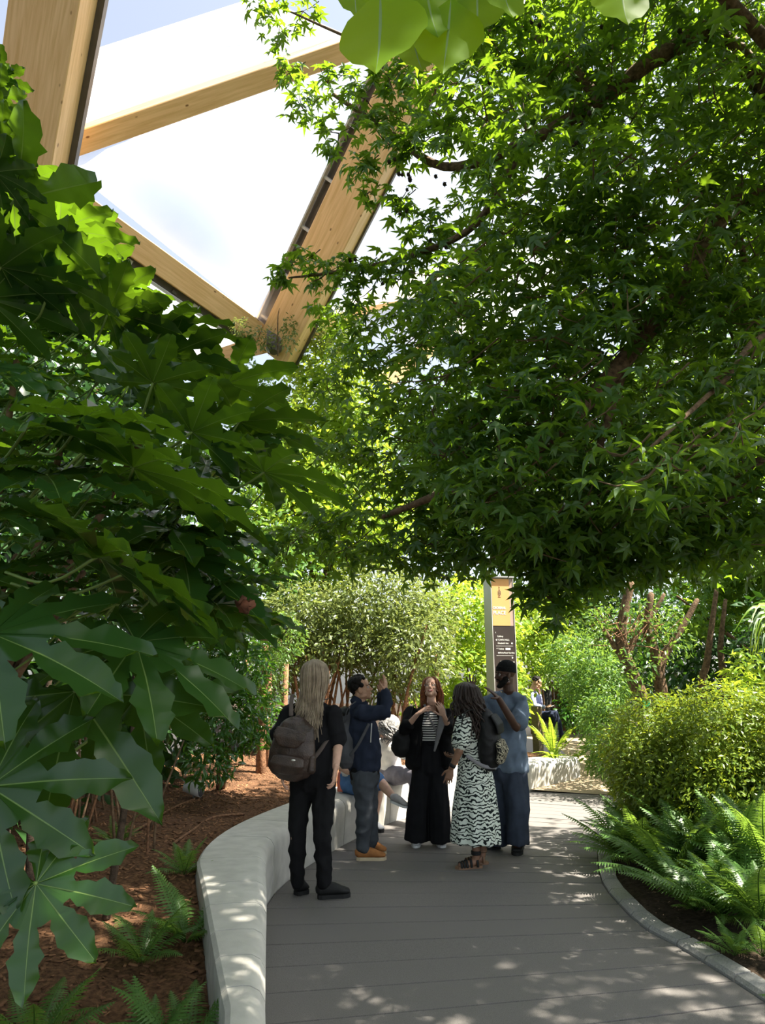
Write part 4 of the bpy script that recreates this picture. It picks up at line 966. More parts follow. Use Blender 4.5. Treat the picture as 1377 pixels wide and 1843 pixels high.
# ------------------------------------------------------------------ people
def skinmat(name, c, r=.5): return mat(name, c, r, .06, 30, .35, .05, 200)
M_skinL = skinmat('skin_light', (.60,.36,.26)); M_skinT = skinmat('skin_tan', (.46,.26,.165)); M_skinD = skinmat('skin_dark', (.075,.036,.022)); M_skinB = skinmat('skin_brown', (.22,.115,.07))
M_eyew = mat('eye_white', (.5,.48,.46), .3, .02, 5); M_iris = mat('iris', (.03,.018,.01), .2, .1, 5); M_lip = mat('lips', (.45,.14,.12), .45, .05, 20); M_lipD = mat('lips_dark', (.10,.04,.035), .45, .05, 20); M_teeth = mat('teeth', (.85,.83,.78), .3, .02, 5)
def cloth(name, c, rough=.9, bump=.35, bs=320): return mat(name, c, rough, .10, 12, .12, bump, bs)
M_black = cloth('black_cloth', (.010,.010,.011)); M_blackj = cloth('black_jersey', (.013,.013,.015)); M_navy = cloth('navy_jacket', (.022,.028,.048)); M_grey = cloth('slate_trousers', (.060,.066,.075)); M_tee = cloth('blue_grey_tee', (.135,.175,.235)); M_dnavy = cloth('dark_blue_linen', (.040,.050,.072)); M_whitec = cloth('white_cotton', (.78,.76,.72)); M_mauve = cloth('mauve_grey_trousers', (.20,.19,.22)); M_denim = cloth('blue_denim', (.10,.20,.40)); M_shirt = cloth('pale_blue_shirt', (.36,.40,.62)); M_lining = cloth('grey_lining', (.26,.25,.26))
M_dress = stripemat('tiger_print', (.62,.66,.58), (.012,.016,.016), 9.5, 11.0, .66, 'Z', 1.6)
M_stripe = stripemat('striped_top', (.015,.015,.02), (.75,.74,.72), 13, .3, .5, 'Z')
M_camo = stripemat('patterned_pocket', (.02,.02,.018), (.40,.36,.26), 14, 8, .55, 'DIAGONAL', 3)
M_leather = mat('brown_leather', (.050,.030,.022), .42, .25, 18, .45, .4, 90); M_bagblk = mat('black_bag', (.012,.012,.012), .6, .15, 20, .3, .2, 150); M_baggrey = cloth('grey_bag', (.085,.085,.092)); M_strap = cloth('taupe_strap', (.12,.095,.085)); M_metal = mat('buckle_metal', (.6,.58,.52), .3, .05, 5, .5, metal=1.)
M_hairg = mat('grey_blonde_hair', (.34,.27,.19), .5, .25, 14, .4, .2, 120, col2=(.17,.125,.085)); M_hairk = mat('black_hair', (.010,.008,.007), .6, .2, 60, .12, .4, 200); M_hairr = mat('auburn_hair', (.30,.10,.035), .45, .25, 60, .4, .5, 300, col2=(.11,.035,.015)); M_hairs = mat('silver_curls', (.38,.36,.34), .5, .25, 50, .4, .5, 200, col2=(.05,.05,.05)); M_hairb = mat('dark_brown_curls', (.035,.020,.014), .45, .3, 60, .4, .5, 200)
M_boot = mat('black_boot', (.012,.012,.012), .7, .15, 20, .3, .2, 200); M_sole = mat('black_sole', (.015,.015,.015), .8, .1, 10); M_tan = mat('tan_suede', (.36,.15,.05), .85, .12, 25, .2, .3, 250); M_gum_s = mat('cream_sole', (.52,.42,.28), .7, .05, 10); M_wshoe = mat('white_shoe', (.75,.75,.75), .6, .04, 10); M_sandal = mat('brown_sandal', (.20,.115,.07), .6, .1, 20); M_oxb = mat('oxblood_shoe', (.06,.022,.022), .35, .1, 20, .5); M_gshoe = mat('grey_trainer', (.42,.40,.40), .7, .08, 20); M_gold = mat('gold', (.8,.55,.2), .25, .05, 5, .5, metal=1.)
M_beanie = cloth('black_knit', (.012,.013,.014), .95, .8, 120)

def head_me(c, fwd, up, s=1.0, female=False, beard=False):
    """head with brow, nose, lips, chin and ears; returns mesh and its frame"""
    fwd = Vector(fwd).normalized(); up = Vector(up); x = fwd.cross(up).normalized(); up = x.cross(fwd).normalized()
    R = Matrix((x, fwd, up)).transposed(); c = Vector(c)
    T = lambda p: c+R@(Vector(p)*s)
    B = MB(); E = lambda p, r: B.ball(T(p), tuple(q*s for q in r), R, 16, 12)
    j = .92 if female else 1.0
    E((0,-.016,.038), (.076,.096,.083)); E((0,.020,-.030), (.064*j,.070,.085)); E((0,.034,-.072), (.046*j,.050,.040)); E((0,.066,-.098), (.024*j,.020,.018))
    for q in (-1, 1):
        E((q*.033,.060,-.022), (.026,.026,.022)); E((q*.030,.078,.022), (.024,.012,.009)); E((q*.074,-.006,-.012), (.011,.019,.032)); E((q*.050*j,.010,-.072), (.020,.040,.022)); E((q*.012,.096,-.034), (.009,.010,.008))
    B.tube([T((0,.084,.016)), T((0,.096,-.010)), T((0,.110,-.032))], [.009*s,.010*s,.012*s], n=8)
    E((0,.082,-.060), (.026,.012,.007)); E((0,.080,-.070), (.022,.013,.008)); E((0,.060,.045), (.055,.03,.04))
    B.tube([T((0,-.030,-.030)), T((0,-.028,-.09)), T((0,-.036,-.16))], [.056*s*j,.052*s*j,.058*s*j], n=14)
    if beard: E((0,.040,-.085), (.056,.056,.046)); E((0,.066,-.112), (.036,.032,.03))
    return B.remesh(.0052, 2), T, R
def face_bits(root, T, R, s, skin, brow, lip, base, smile=False):
    Tl = lambda p: T(p)-base
    for q in (-1, 1):
        e = MB().ball(Tl((q*.031,.076,.002)), .0118*s, R, 12, 8); o = obj('eye', e.mesh('eye', True), M_eyew, root)
        i = MB().ball(Tl((q*.031,.0845,.002)), (.0062*s,.0038*s,.0062*s), R, 10, 6); obj('iris', i.mesh('iris', True), M_iris, o)
        b = MB().tube([Tl((q*.014,.089,.024)), Tl((q*.032,.088,.030)), Tl((q*.050,.074,.024))], [.0042*s,.0048*s,.003*s], n=6); obj('eyebrow', b.mesh('eyebrow', True), brow, root)
        l = MB().tube([Tl((q*.018,.085,.006)), Tl((q*.031,.0895,.011)), Tl((q*.046,.079,.004))], .0022*s, n=5); obj('eyelid', l.mesh('eyelid', True), skin, root)
    if smile:
        l = MB().tube([Tl((-.030,.072,-.054)), Tl((-.015,.089,-.064)), Tl((0,.094,-.067)), Tl((.015,.089,-.064)), Tl((.030,.072,-.054))], [(.003*s,.003*s),(.009*s,.006*s),(.010*s,.006*s),(.009*s,.006*s),(.003*s,.003*s)], side=R@Vector((0,0,1)), n=8); o = obj('lips', l.mesh('lips', True), lip, root)
        t = MB().tube([Tl((-.022,.0815,-.058)), Tl((0,.0985,-.0655)), Tl((.022,.0815,-.058))], [(.003*s,.003*s),(.006*s,.004*s),(.003*s,.003*s)], side=R@Vector((0,0,1)), n=8); obj('teeth', t.mesh('teeth', True), M_teeth, root)
    else:
        l = MB(); 
        for dz, rr in ((-.058,.0045), (-.067,.0055)): l.tube([Tl((-.022,.080,-.063)), Tl((0,.095,dz)), Tl((.022,.080,-.063))], [.002*s,rr*s,.002*s], n=6)
        obj('lips', l.mesh('lips', True), lip, root)
def hand_me(wr, fdir, pn, th, s=1.0, curl=.35, spread=.10, vox=.0042):
    """palm with five separate unequal fingers; pn = the way the palm looks, th = side of the thumb (+1/-1)"""
    f = Vector(fdir).normalized(); pn = Vector(pn); pn = (pn-f*pn.dot(f)).normalized(); sd = f.cross(pn)*th; wr = Vector(wr)
    B = MB()
    B.tube([wr-f*.03*s, wr+f*.01*s, wr+f*.05*s, wr+f*.092*s], [(.024*s,.018*s),(.028*s,.017*s),(.040*s,.0155*s),(.039*s,.012*s)], side=sd, n=14)
    B.ball(wr+f*.035*s+sd*.020*s+pn*.008*s, (.017*s,.017*s,.017*s))
    for k, (off, L, r) in enumerate(((.029,.074,.0088),(.0095,.082,.0090),(-.0105,.076,.0086),(-.029,.060,.0078))):
        d = (f+sd*((1.2-k)*spread)).normalized(); p = wr+f*(.088 if k in (1,2) else .083)*s+sd*off*s; a = curl*(.7+.2*k); pts = [p-d*.012*s, p]; ang = a*.6
        for q in (.45,.32,.23):
            dd = (d*math.cos(ang)+pn*math.sin(ang)).normalized(); p = p+dd*(L*q*s); pts.append(p.copy()); ang += a
        B.tube(pts, [r*s,r*s,r*.95*s,r*.86*s,r*.72*s], n=9)
    p = wr+f*.022*s+sd*.024*s; t1 = (f*.55+sd*.75+pn*.35).normalized(); t2 = (f*.85+sd*.35+pn*.45).normalized()
    B.tube([p-t1*.01*s, p+t1*.034*s, p+t1*.034*s+t2*.030*s, p+t1*.034*s+t2*.054*s], [.0125*s,.0112*s,.0098*s,.0078*s], n=9)
    return B.remesh(vox, 2)
def limb(B, a, b, c, r, n=14):
    """arm or leg through three joints with tapering radii r = (root, mid upper, joint, mid lower, end)"""
    a, b, c = Vector(a), Vector(b), Vector(c)
    B.tube([a, a.lerp(b,.45), b, b.lerp(c,.35), c], list(r), n=n)
def shoe(root, heel, toe, base, m_up, m_sole, w=.047, h=.075, boot=0, sole=.024, laces=None, low=False, name='shoe'):
    heel, toe = Vector(heel), Vector(toe); d = toe-heel; L = d.length; d.normalize(); sd = Vector((d.y,-d.x,0)).normalized(); upv = sd.cross(d); upv = upv if upv.z > 0 else -upv
    P = lambda t, u, z: heel+d*(t*L)+sd*u+upv*z-base
    B = MB()
    B.tube([P(.04,0,sole+h*.42), P(.25,0,sole+h*.52), P(.50,0,sole+h*.42), P(.75,0,sole+h*.25), P(.93,0,sole+h*.16)], [(w*.84,h*.48),(w*.88,h*.58),(w*.98,h*.50),(w*1.08,h*.32),(w*.86,h*.22)], side=sd, n=14)
    if boot: B.tube([P(.15,0,sole+h*.5), P(.17,0,sole+h+boot)], [(.042,.05),(.044,.05)], side=sd, n=14)
    o = obj(name, B.remesh(.0075, 2), m_up, root)
    pts = [(0,.0),(.02,.55),(.12,.80),(.35,.78),(.55,.90),(.75,1.06),(.90,.86),(.98,.45),(1.0,0)]
    ring = [(t, u*w) for t, u in pts]+[(t, -u*w) for t, u in reversed(pts[1:-1])]
    n = len(ring); V = [P(t,u,0) for t,u in ring]+[P(t,u*1.02,sole) for t,u in ring]
    Fc = [tuple(range(n)), tuple(range(2*n-1, n-1, -1))]+[(k,(k+1)%n,n+(k+1)%n,n+k) for k in range(n)]
    obj('sole', mesh('sole', V, Fc), m_sole, o)
    if laces:
        q = MB()
        for k in range(4): t = .38+.085*k; z = sole+h*(1.0-.145*k-.06); q.tube([P(t,-w*.5,z-.012), P(t,0,z+.006), P(t,w*.5,z-.012)], .0035, n=5)
        obj('laces', q.mesh('laces', True), laces, o)
    return o
def strands(paths, r0, r1, n=5):
    B = MB()
    for p in paths:
        k = len(p)-1; B.tube(p, [r0+(r1-r0)*i/k for i in range(k+1)], n=n)
    return B
def person(name, base, label):
    t = thing('person', tuple(base), label, 'person'); return t, Vector(base)
def put(root, nm, B, vox, m, fold=None, it=3, seed=0):
    return obj(nm, B.remesh(vox, it, fold, nm, seed=seed), m, root)
def loc(base): return lambda px, py, Y: at(px, py, Y)-base
Z1 = Vector((0,0,1))

# ---- 1. long-haired person in black, back to us
base = Vector((-.72,5.80,0)); P1, b = person('person', base, 'person with long grey-blonde hair in black clothes, seen from behind by the bench'); J = loc(b)
hd, nk = J(568,1216,5.72), J(567,1256,5.80); chest, waist, pel = J(560,1300,5.80), J(562,1350,5.78), J(564,1392,5.78)
shL, shR = J(524,1276,5.82), J(599,1278,5.72); elL, wrL = J(499,1330,5.75), J(507,1385,5.60); elR, wrR = J(609,1338,5.72), J(604,1384,5.62)
hipL, hipR = J(545,1398,5.80), J(583,1398,5.76); knL, knR = J(535,1497,5.74), J(580,1500,5.66); anL, anR = J(536,1590,5.82), J(584,1592,5.74)
sx = (shR-shL).normalized()
fw1 = Vector((.25,.95,.05))
hm, T, R = head_me(hd+b, fw1, (0,-.02,1), 1.0)
B = MB(); B.tube([pel, waist, chest, (shL+shR)/2, nk], [(.15,.10),(.135,.095),(.155,.105),(.14,.085),(.055,.055)], side=sx, n=16)
limb(B, shL, elL, wrL, (.048,.044,.038,.036,.026)); limb(B, shR, elR, wrR, (.048,.044,.040,.038,.028)); limb(B, hipL, knL, anL, (.085,.075,.055,.052,.038)); limb(B, hipR, knR, anR, (.085,.075,.055,.052,.038))
bm_ = B.remesh(.013, 2); hR = hand_me(wrR, (J(602,1400,5.62)-wrR), (-1,.2,0), 1, 1, .5); hL = hand_me(wrL, Vector((.1,.1,-1)), (1,.2,0), -1, 1, .4)
hm.transform(Matrix.Translation(-b)); obj('body', join_me([bm_, hm, hR, hL], 'body'), M_skinL, P1); face_bits(P1, T, R, 1, M_skinL, M_hairg, M_lip, b)
B = MB(); B.tube([pel-Z1*.03, waist, chest, (shL+shR)/2+Z1*.005, nk-Z1*.01], [(.178,.130),(.170,.125),(.188,.135),(.175,.105),(.075,.07)], side=sx, n=18)
for s_, e_, w_ in ((shL,elL,wrL),(shR,elR,wrR)): B.tube([s_-Z1*.01, s_.lerp(e_,.5), e_.lerp(w_,-.06)], [.072,.068,.066], n=14)
put(P1, 'shirt', B, .012, M_blackj, (.014,8,8,6), seed=1)
B = MB(); B.tube([waist-Z1*.08, pel, (hipL+hipR)/2-Z1*.06], [(.165,.125),(.175,.135),(.168,.13)], side=sx, n=18)
for h_, k_, a_ in ((hipL,knL,anL),(hipR,knR,anR)): limb(B, h_-Z1*.01, k_, a_, (.098,.086,.066,.066,.049))
put(P1, 'trousers', B, .012, M_black, (.013,10,10,8), seed=2)
shoe(P1, gnd(532,1612), gnd(552,1606), b, M_boot, M_sole, .05, .085, .06, .03, M_black, name='boot'); shoe(P1, gnd(571,1618), gnd(631,1613), b, M_boot, M_sole, .05, .085, .06, .03, M_black, name='boot')
g = random.Random(2); paths = []
for k in range(260):
    az = g.uniform(-2.6,2.6); r = g.uniform(1.02,1.28)
    top = (math.sin(az)*.02, -.02-math.cos(az)*.02, .125); m1 = (math.sin(az)*.066*r, -.02-math.cos(az)*.085*r, .09); m2 = (math.sin(az)*.088*r, -.016-math.cos(az)*.105*r, .02); m3 = (math.sin(az)*.088*r, -.02-max(-.2,math.cos(az))*.105*r, -.08)
    L = g.uniform(.22,.42) if abs(az) < 1.3 else g.uniform(.14,.26)
    e1 = (math.sin(az)*.085+g.uniform(-.02,.02)-.01, -.07-max(0,math.cos(az))*.06, -.08-L*.5); e2 = (math.sin(az)*.085+g.uniform(-.05,.05)-.02, -.09-max(0,math.cos(az))*.07, -.08-L)
    paths.append([T(q)-b for q in catmull([top, m1, m2, m3, e1, e2], 3)])
obj('hair', strands(paths, .008, .0025).mesh('hair', True), M_hairg, P1)
# worn backpack
def backpack(px, py, Y, wpx, hpx, dep, m, label, lean=0., yaw=0., name='backpack', face=(0,-1,0)):
    c = at(px, py, Y); k = (Y*CP)/F; w_, h_ = wpx*k, hpx*k
    t = thing(name, tuple(c), label, 'backpack'); f = Vector(face).normalized(); s_ = Z1.cross(f).normalized()
    R_ = Matrix((s_, f, Z1)).transposed() @ Matrix.Rotation(lean, 3, 'Y')
    L = lambda u, v, z: R_@Vector((u*w_/2, v*dep, z*h_/2))
    B = MB()
    B.tube([L(0,0,-.93), L(0,0,-.7), L(0,.02,-.2), L(0,.0,.35), L(0,-.08,.78), L(0,-.12,.95)], [(w_*.40,dep*.40),(w_*.49,dep*.5),(w_*.5,dep*.55),(w_*.45,dep*.48),(w_*.36,dep*.34),(w_*.22,dep*.2)], side=s_, n=20)
    obj('bag_body', B.remesh(.009, 2, (.006,9,9,9)), m, t)
    return t, L, w_, h_, s_, f
BP, L, w_, h_, s_, f = backpack(528,1345,5.58,84,98,.17,M_leather,'worn brown leather backpack on the back of the long-haired person', .12, face=(-.15,-1,0))
q = MB(); q.tube([L(-.05,.45,.62), L(-.1,.62,.35), L(-.1,.64,.05)], [(w_*.36,.012),(w_*.38,.012),(w_*.22,.010)], side=s_, n=12); obj('flap', q.remesh(.008,2), M_leather, BP)
q = MB(); q.tube([L(-.02,.52,-.30), L(-.02,.62,-.55), L(-.02,.5,-.8)], [(w_*.34,.03),(w_*.37,.04),(w_*.3,.03)], side=s_, n=14); pk = obj('pocket', q.remesh(.008,2), M_leather, BP)
obj('buckle', MB().ball(L(.25,.70,-.36), (.022,.008,.01)).mesh('buckle', True), M_metal, pk)
obj('side_pocket', (lambda q: q.tube([L(.88,.1,-.2), L(.92,.1,-.7)], [(.03,.045),(.035,.05)], side=s_, n=12).remesh(.008,2))(MB()), M_leather, BP)
c0 = Vector(BP.location)
for pts in ([(524,1392-104,5.60),(524,1270,5.66),(525,1256,5.72),(527,1250,5.84)], [(545,1300,5.62),(556,1278,5.64),(575,1262,5.66),(590,1258,5.76)], [(560,1370,5.60),(575,1352,5.62),(586,1336,5.66),(594,1328,5.76)]):
    q = MB().tube(catmull([at(*p)-c0 for p in pts], 4), [(.018,.005)]*13, side=(1,0,.2), n=8); obj('strap', q.mesh('strap', True), M_strap, BP)
q = MB().tube(catmull([L(-.25,-.05,.9), L(0,-.1,1.08), L(.25,-.05,.9)], 4), .008, n=6); obj('grab_handle', q.mesh('grab_handle', True), M_leather, BP)

# ---- 2. man in navy jacket taking a photograph, in profile facing right
base = Vector((-.17,7.05,0)); P2, b = person('person', base, 'young man in navy jacket and slate trousers raising his hands to take a picture'); J = loc(b)
hd = J(650,1240,7.05); nk = J(647,1264,7.06); chest, waist, pel = J(650,1310,7.05), J(655,1350,7.05), J(656,1382,7.05)
shN, shF = J(646,1284,6.88), J(650,1284,7.22); elN, wrN = J(697,1281,6.90), J(694,1245,6.98); elF, wrF = J(688,1284,7.16), J(688,1247,7.10)
hipN, hipF = J(654,1386,6.97), J(660,1386,7.13); knN, knF = J(656,1458,6.95), J(664,1455,7.13); anN, anF = J(654,1528,6.96), J(668,1520,7.15)
fw = Vector((.93,-.10,.22))
hm, T, R = head_me(hd+b, fw, (-.22,0,1), .98)
SY = Vector((0,1,0))
B = MB(); B.tube([pel, waist, chest, (shN+shF)/2, nk], [(.155,.105),(.14,.10),(.155,.105),(.14,.085),(.055,.055)], side=SY, n=16)
limb(B, shN, elN, wrN, (.048,.044,.038,.036,.026)); limb(B, shF, elF, wrF, (.048,.044,.038,.036,.026)); limb(B, hipN, knN, anN, (.085,.075,.055,.052,.038)); limb(B, hipF, knF, anF, (.085,.075,.055,.052,.038))
hN = hand_me(wrN, J(694,1215,7.0)-wrN, (-.75,.35,.1), 1, 1.0, .22, .06); hF = hand_me(wrF, J(688,1222,7.08)-wrF, (.4,-.9,.1), -1, .98, .5)
hm.transform(Matrix.Translation(-b)); obj('body', join_me([B.remesh(.013,2), hm, hN, hF], 'body'), M_skinT, P2); face_bits(P2, T, R, .98, M_skinT, M_hairk, M_lip, b)
B = MB(); B.tube([pel-Z1*.005, waist, chest, (shN+shF)/2, nk-Z1*.005], [(.175,.155),(.180,.165),(.185,.160),(.165,.115),(.078,.075)], side=SY, n=18)
limb(B, shN, elN, wrN, (.078,.070,.062,.056,.044)); limb(B, shF, elF, wrF, (.078,.070,.062,.056,.044))
jk = put(P2, 'jacket', B, .012, M_navy, (.016,8,8,7), seed=3)
q = MB().tube([nk+Vector((-.02,0,.0)), nk+Vector((-.012,0,.035))], [(.082,.078),(.070,.066)], side=SY, n=16); obj('collar', q.remesh(.008,2), M_navy, jk)
q = MB().tube([J(669,1302,6.86), J(668,1318,6.86), J(667,1336,6.87)], [(.006,.004)]*3, n=6); obj('zip_pocket', q.mesh('zip', True), M_alul, jk)
B = MB(); B.tube([pel+Z1*.02, pel-Z1*.02, pel-Z1*.10], [(.172,.142),(.175,.150),(.168,.14)], side=SY, n=18); put(P2, 'sweater_hem', B, .012, M_black)
B = MB(); B.tube([pel, (hipN+hipF)/2-Z1*.05, (hipN+hipF)/2-Z1*.12], [(.165,.135),(.172,.142),(.165,.13)], side=SY, n=18)
limb(B, hipN-Z1*.02, knN, anN, (.105,.098,.082,.078,.064)); limb(B, hipF-Z1*.02, knF, anF, (.105,.098,.082,.078,.064))
put(P2, 'trousers', B, .012, M_grey, (.014,7,7,9), seed=4)
shoe(P2, gnd(641,1548), gnd(696,1547), b, M_tan, M_gum_s, .05, .085, 0, .028, M_tan); shoe(P2, gnd(662,1535), gnd(696,1537), b, M_tan, M_gum_s, .05, .085, 0, .026, M_tan)
B = MB(); g = random.Random(4)
for k in range(150):
    d = Vector((g.gauss(0,1), g.gauss(-.35,1), g.gauss(.55,.8))).normalized()
    if d.y > .55 and d.z < .55: continue
    if d.z < -.35 and d.y > -.5: continue
    B.ball(T((d.x*.078, -.018+d.y*.098, .045+d.z*.088))-b, g.uniform(.016,.026), None, 8, 6)
obj('hair', B.remesh(.008, 1), M_hairk, P2)
BP2, L, w_, h_, s_, f = backpack(622,1326,7.0,44,94,.20,M_baggrey,'slim grey backpack on the back of the man in navy', -.18, face=(-1,-.25,0))
q = MB().tube(catmull([at(630,1360,6.86)-Vector(BP2.location), at(645,1340,6.82)-Vector(BP2.location), at(664,1303,6.83)-Vector(BP2.location)], 4), [(.014,.005)]*9, side=(0,0,1), n=8); obj('strap', q.mesh('strap', True), M_baggrey, BP2)
q = MB().tube(catmull([at(620,1300,6.92)-Vector(BP2.location), at(626,1276,6.88)-Vector(BP2.location), at(640,1263,6.92)-Vector(BP2.location)], 4), [(.02,.006)]*9, side=(0,1,0), n=8); obj('strap', q.mesh('strap', True), M_baggrey, BP2)
q = MB().tube([L(0,.1,.80), L(0,0,.98)], [(w_*.42,.07),(w_*.34,.05)], side=s_, n=14); obj('top_flap', q.remesh(.009,2), M_bagblk, BP2)

# ---- 3. woman in black blazer and wide trousers, facing us, looking up and smiling
base = Vector((.54,7.55,0)); P3_, b = person('person', base, 'smiling woman with auburn hair and glasses in black blazer and wide black trousers'); J = loc(b)
hd = J(776,1238,7.42); nk = J(775,1266,7.50); chest, waist, pel = J(773,1304,7.50), J(773,1336,7.52), J(772,1372,7.52)
shL, shR = J(741,1281,7.50), J(806,1284,7.50); elL, wrL = J(729,1312,7.36), J(752,1285,7.24); elR, wrR = J(809,1314,7.38), J(799,1288,7.26)
hipL, hipR = J(758,1384,7.52), J(786,1384,7.52); knL, knR = J(752,1450,7.48), J(790,1450,7.48); anL, anR = J(749,1516,7.50), J(793,1517,7.50)
SX = Vector((1,0,0))
hm, T, R = head_me(hd+b, (-.18,-.88,.36), (.05,.36,.93), .94, True)
B = MB(); B.tube([pel, waist, chest, (shL+shR)/2, nk], [(.15,.10),(.115,.085),(.135,.10),(.125,.075),(.048,.05)], side=SX, n=16)
limb(B, shL, elL, wrL, (.042,.040,.034,.033,.024)); limb(B, shR, elR, wrR, (.042,.040,.034,.033,.024)); limb(B, hipL, knL, anL, (.08,.07,.05,.048,.035)); limb(B, hipR, knR, anR, (.08,.07,.05,.048,.035))
hL = hand_me(wrL, J(771,1272,7.18)-wrL, (.3,.5,-.8), 1, .95, .30, .05); hR = hand_me(wrR, J(789,1264,7.22)-wrR, (-.5,.75,.3), 1, .95, .35, .08)
hm.transform(Matrix.Translation(-b)); obj('body', join_me([B.remesh(.012,2), hm, hL, hR], 'body'), M_skinL, P3_); face_bits(P3_, T, R, .94, M_skinL, M_hairr, M_lip, b, True)
for q_ in (-1, 1):
    ring = [T((q_*.033+.026*math.cos(a), .100-.010*abs(math.cos(a)), .000+.022*math.sin(a)))-b for a in [2*math.pi*k/14 for k in range(15)]]
    if q_ < 0: gl = MB()
    gl.tube(ring, .0016, n=5, round_ends=False); gl.tube([T((q_*.058,.088,.006))-b, T((q_*.080,-.005,.010))-b], .0016, n=5)
gl.tube([T((-.008,.100,.004))-b, T((.008,.100,.004))-b], .0016, n=5); obj('glasses', gl.mesh('glasses', True), M_metal, P3_)
B = MB(); B.tube([waist-Z1*.05, chest, (shL+shR)/2-Z1*.02, nk-Z1*.05], [(.130,.098),(.148,.115),(.125,.085),(.06,.06)], side=SX, n=18); put(P3_, 'striped_top', B, .010, M_stripe, (.003,8,8,8))
# blazer: open front, two halves and the sleeves
B = MB()
for q_, s_ in ((-1,shL),(1,shR)):
    x_ = lambda v, y, z: Vector((J(774,1300,7.5).x+v, chest.y+y, z))
    z0 = pel.z-.02; z1 = s_.z
    B.tube([x_(q_*.175, -.005, z0), x_(q_*.150, 0, waist.z+.02), x_(q_*.138, 0, chest.z), x_(q_*.115, .0, z1-.01), x_(q_*.06, .02, z1+.035)], [(.085,.135),(.072,.125),(.075,.13),(.07,.085),(.03,.05)], side=SX, n=16)
B.tube([x_(0,.09,z0+.03), x_(0,.075,chest.z), x_(0,.05,z1+.02)], [(.15,.05),(.14,.05),(.09,.04)], side=SX, n=14)
for s_, e_, w_ in ((shL,elL,wrL),(shR,elR,wrR)): B.tube([s_, s_.lerp(e_,.5), e_, e_.lerp(w_,.30)], [.070,.068,.066,.062], n=14)
bl = put(P3_, 'blazer', B, .011, M_black, (.014,8,8,6), seed=6)
q = MB().tube(catmull([J(795,1270,7.36), J(797,1290,7.34), J(790,1320,7.33), J(782,1352,7.34)], 4), [(.024+.016*math.sin(k*.35),.006) for k in range(13)], side=(1,-.4,0), n=8); obj('lapel', q.mesh('lapel', True), M_lining, bl)
q = MB().tube(catmull([J(764,1270,7.36), J(758,1300,7.34), J(752,1350,7.34), J(742,1380,7.38)], 4), [(.016,.005)]*13, side=(1,-.3,0), n=8); obj('lapel', q.mesh('lapel', True), M_black, bl)
B = MB(); B.tube([waist+Z1*.03, waist-Z1*.06, pel, pel-Z1*.08], [(.122,.10),(.14,.115),(.165,.13),(.17,.13)], side=SX, n=18)
for h_, k_, a_ in ((hipL,knL,J(748,1511,7.50)),(hipR,knR,J(793,1513,7.50))): B.tube([h_, h_.lerp(k_,.5), k_, k_.lerp(a_,.5), a_], [(.098,.11),(.100,.115),(.104,.118),(.110,.125),(.118,.13)], side=SX, n=18, round_ends=False)
tr = put(P3_, 'wide_trousers', B, .011, M_blackj, (.014,12,12,1.2), seed=7)
obj('waistband', (lambda q: q.tube([waist-Z1*.03, waist+Z1*.03], [(.138,.114),(.130,.108)], side=SX, n=18, round_ends=False).remesh(.009,2))(MB()), M_black, tr)
shoe(P3_, gnd(752,1510), gnd(748,1527), b, M_wshoe, M_wshoe, .046, .07, 0, .024, M_wshoe); shoe(P3_, gnd(787,1511), gnd(797,1527), b, M_wshoe, M_wshoe, .046, .07, 0, .024, M_wshoe)
g = random.Random(9); paths = []
for k in range(110):
    az = g.uniform(-2.35,2.35); r = g.uniform(1.0,1.25)
    top = (math.sin(az)*.018, -.01-math.cos(az)*.02, .126); m1 = (math.sin(az)*.066*r, -.014-math.cos(az)*.085*r, .085); m2 = (math.sin(az)*.086*r, -.02-math.cos(az)*.10*r, .01); m3 = (math.sin(az)*.108*r, -.05-max(-.1,math.cos(az))*.06, -.07)
    L = g.uniform(.13,.2); pt = [T(q)-b for q in (top, m1, m2, m3)]; pt.append(pt[-1]+Vector((g.uniform(-.02,.02)+(-.02 if az > 0 else .02)*-1, g.uniform(-.02,.03), -L)))
    paths.append(catmull(pt, 3))
obj('hair', strands(paths, .010, .004).mesh('hair', True), M_hairr, P3_)
TB = thing('tote_bag', tuple(at(728,1333,7.5)), 'soft black tote bag hanging at the side of the woman in the blazer', 'bag'); c0 = Vector(TB.location)
q = MB().tube([Vector((.0,0,-.13)), Vector((-.01,0,-.08)), Vector((.0,0,.02)), Vector((.05,0,.13))], [(.10,.05),(.13,.07),(.125,.065),(.07,.035)], side=SX, n=16); obj('bag_body', q.remesh(.009,2,(.006,8,8,8)), M_bagblk, TB)
q = MB().tube(catmull([Vector((.06,-.03,.12)), at(738,1296,7.40)-c0, at(744,1272,7.42)-c0, at(748,1270,7.55)-c0], 4), [(.013,.005)]*13, side=(0,1,0), n=8); obj('strap', q.mesh('strap', True), M_bagblk, TB)
q = MB().tube(catmull([at(764,1268,7.36)-c0, at(770,1285,7.33)-c0, at(778,1302,7.33)-c0, at(786,1318,7.36)-c0], 4), [(.012,.004)]*13, side=(1,0,0), n=8); obj('strap', q.mesh('strap', True), M_lining, TB)

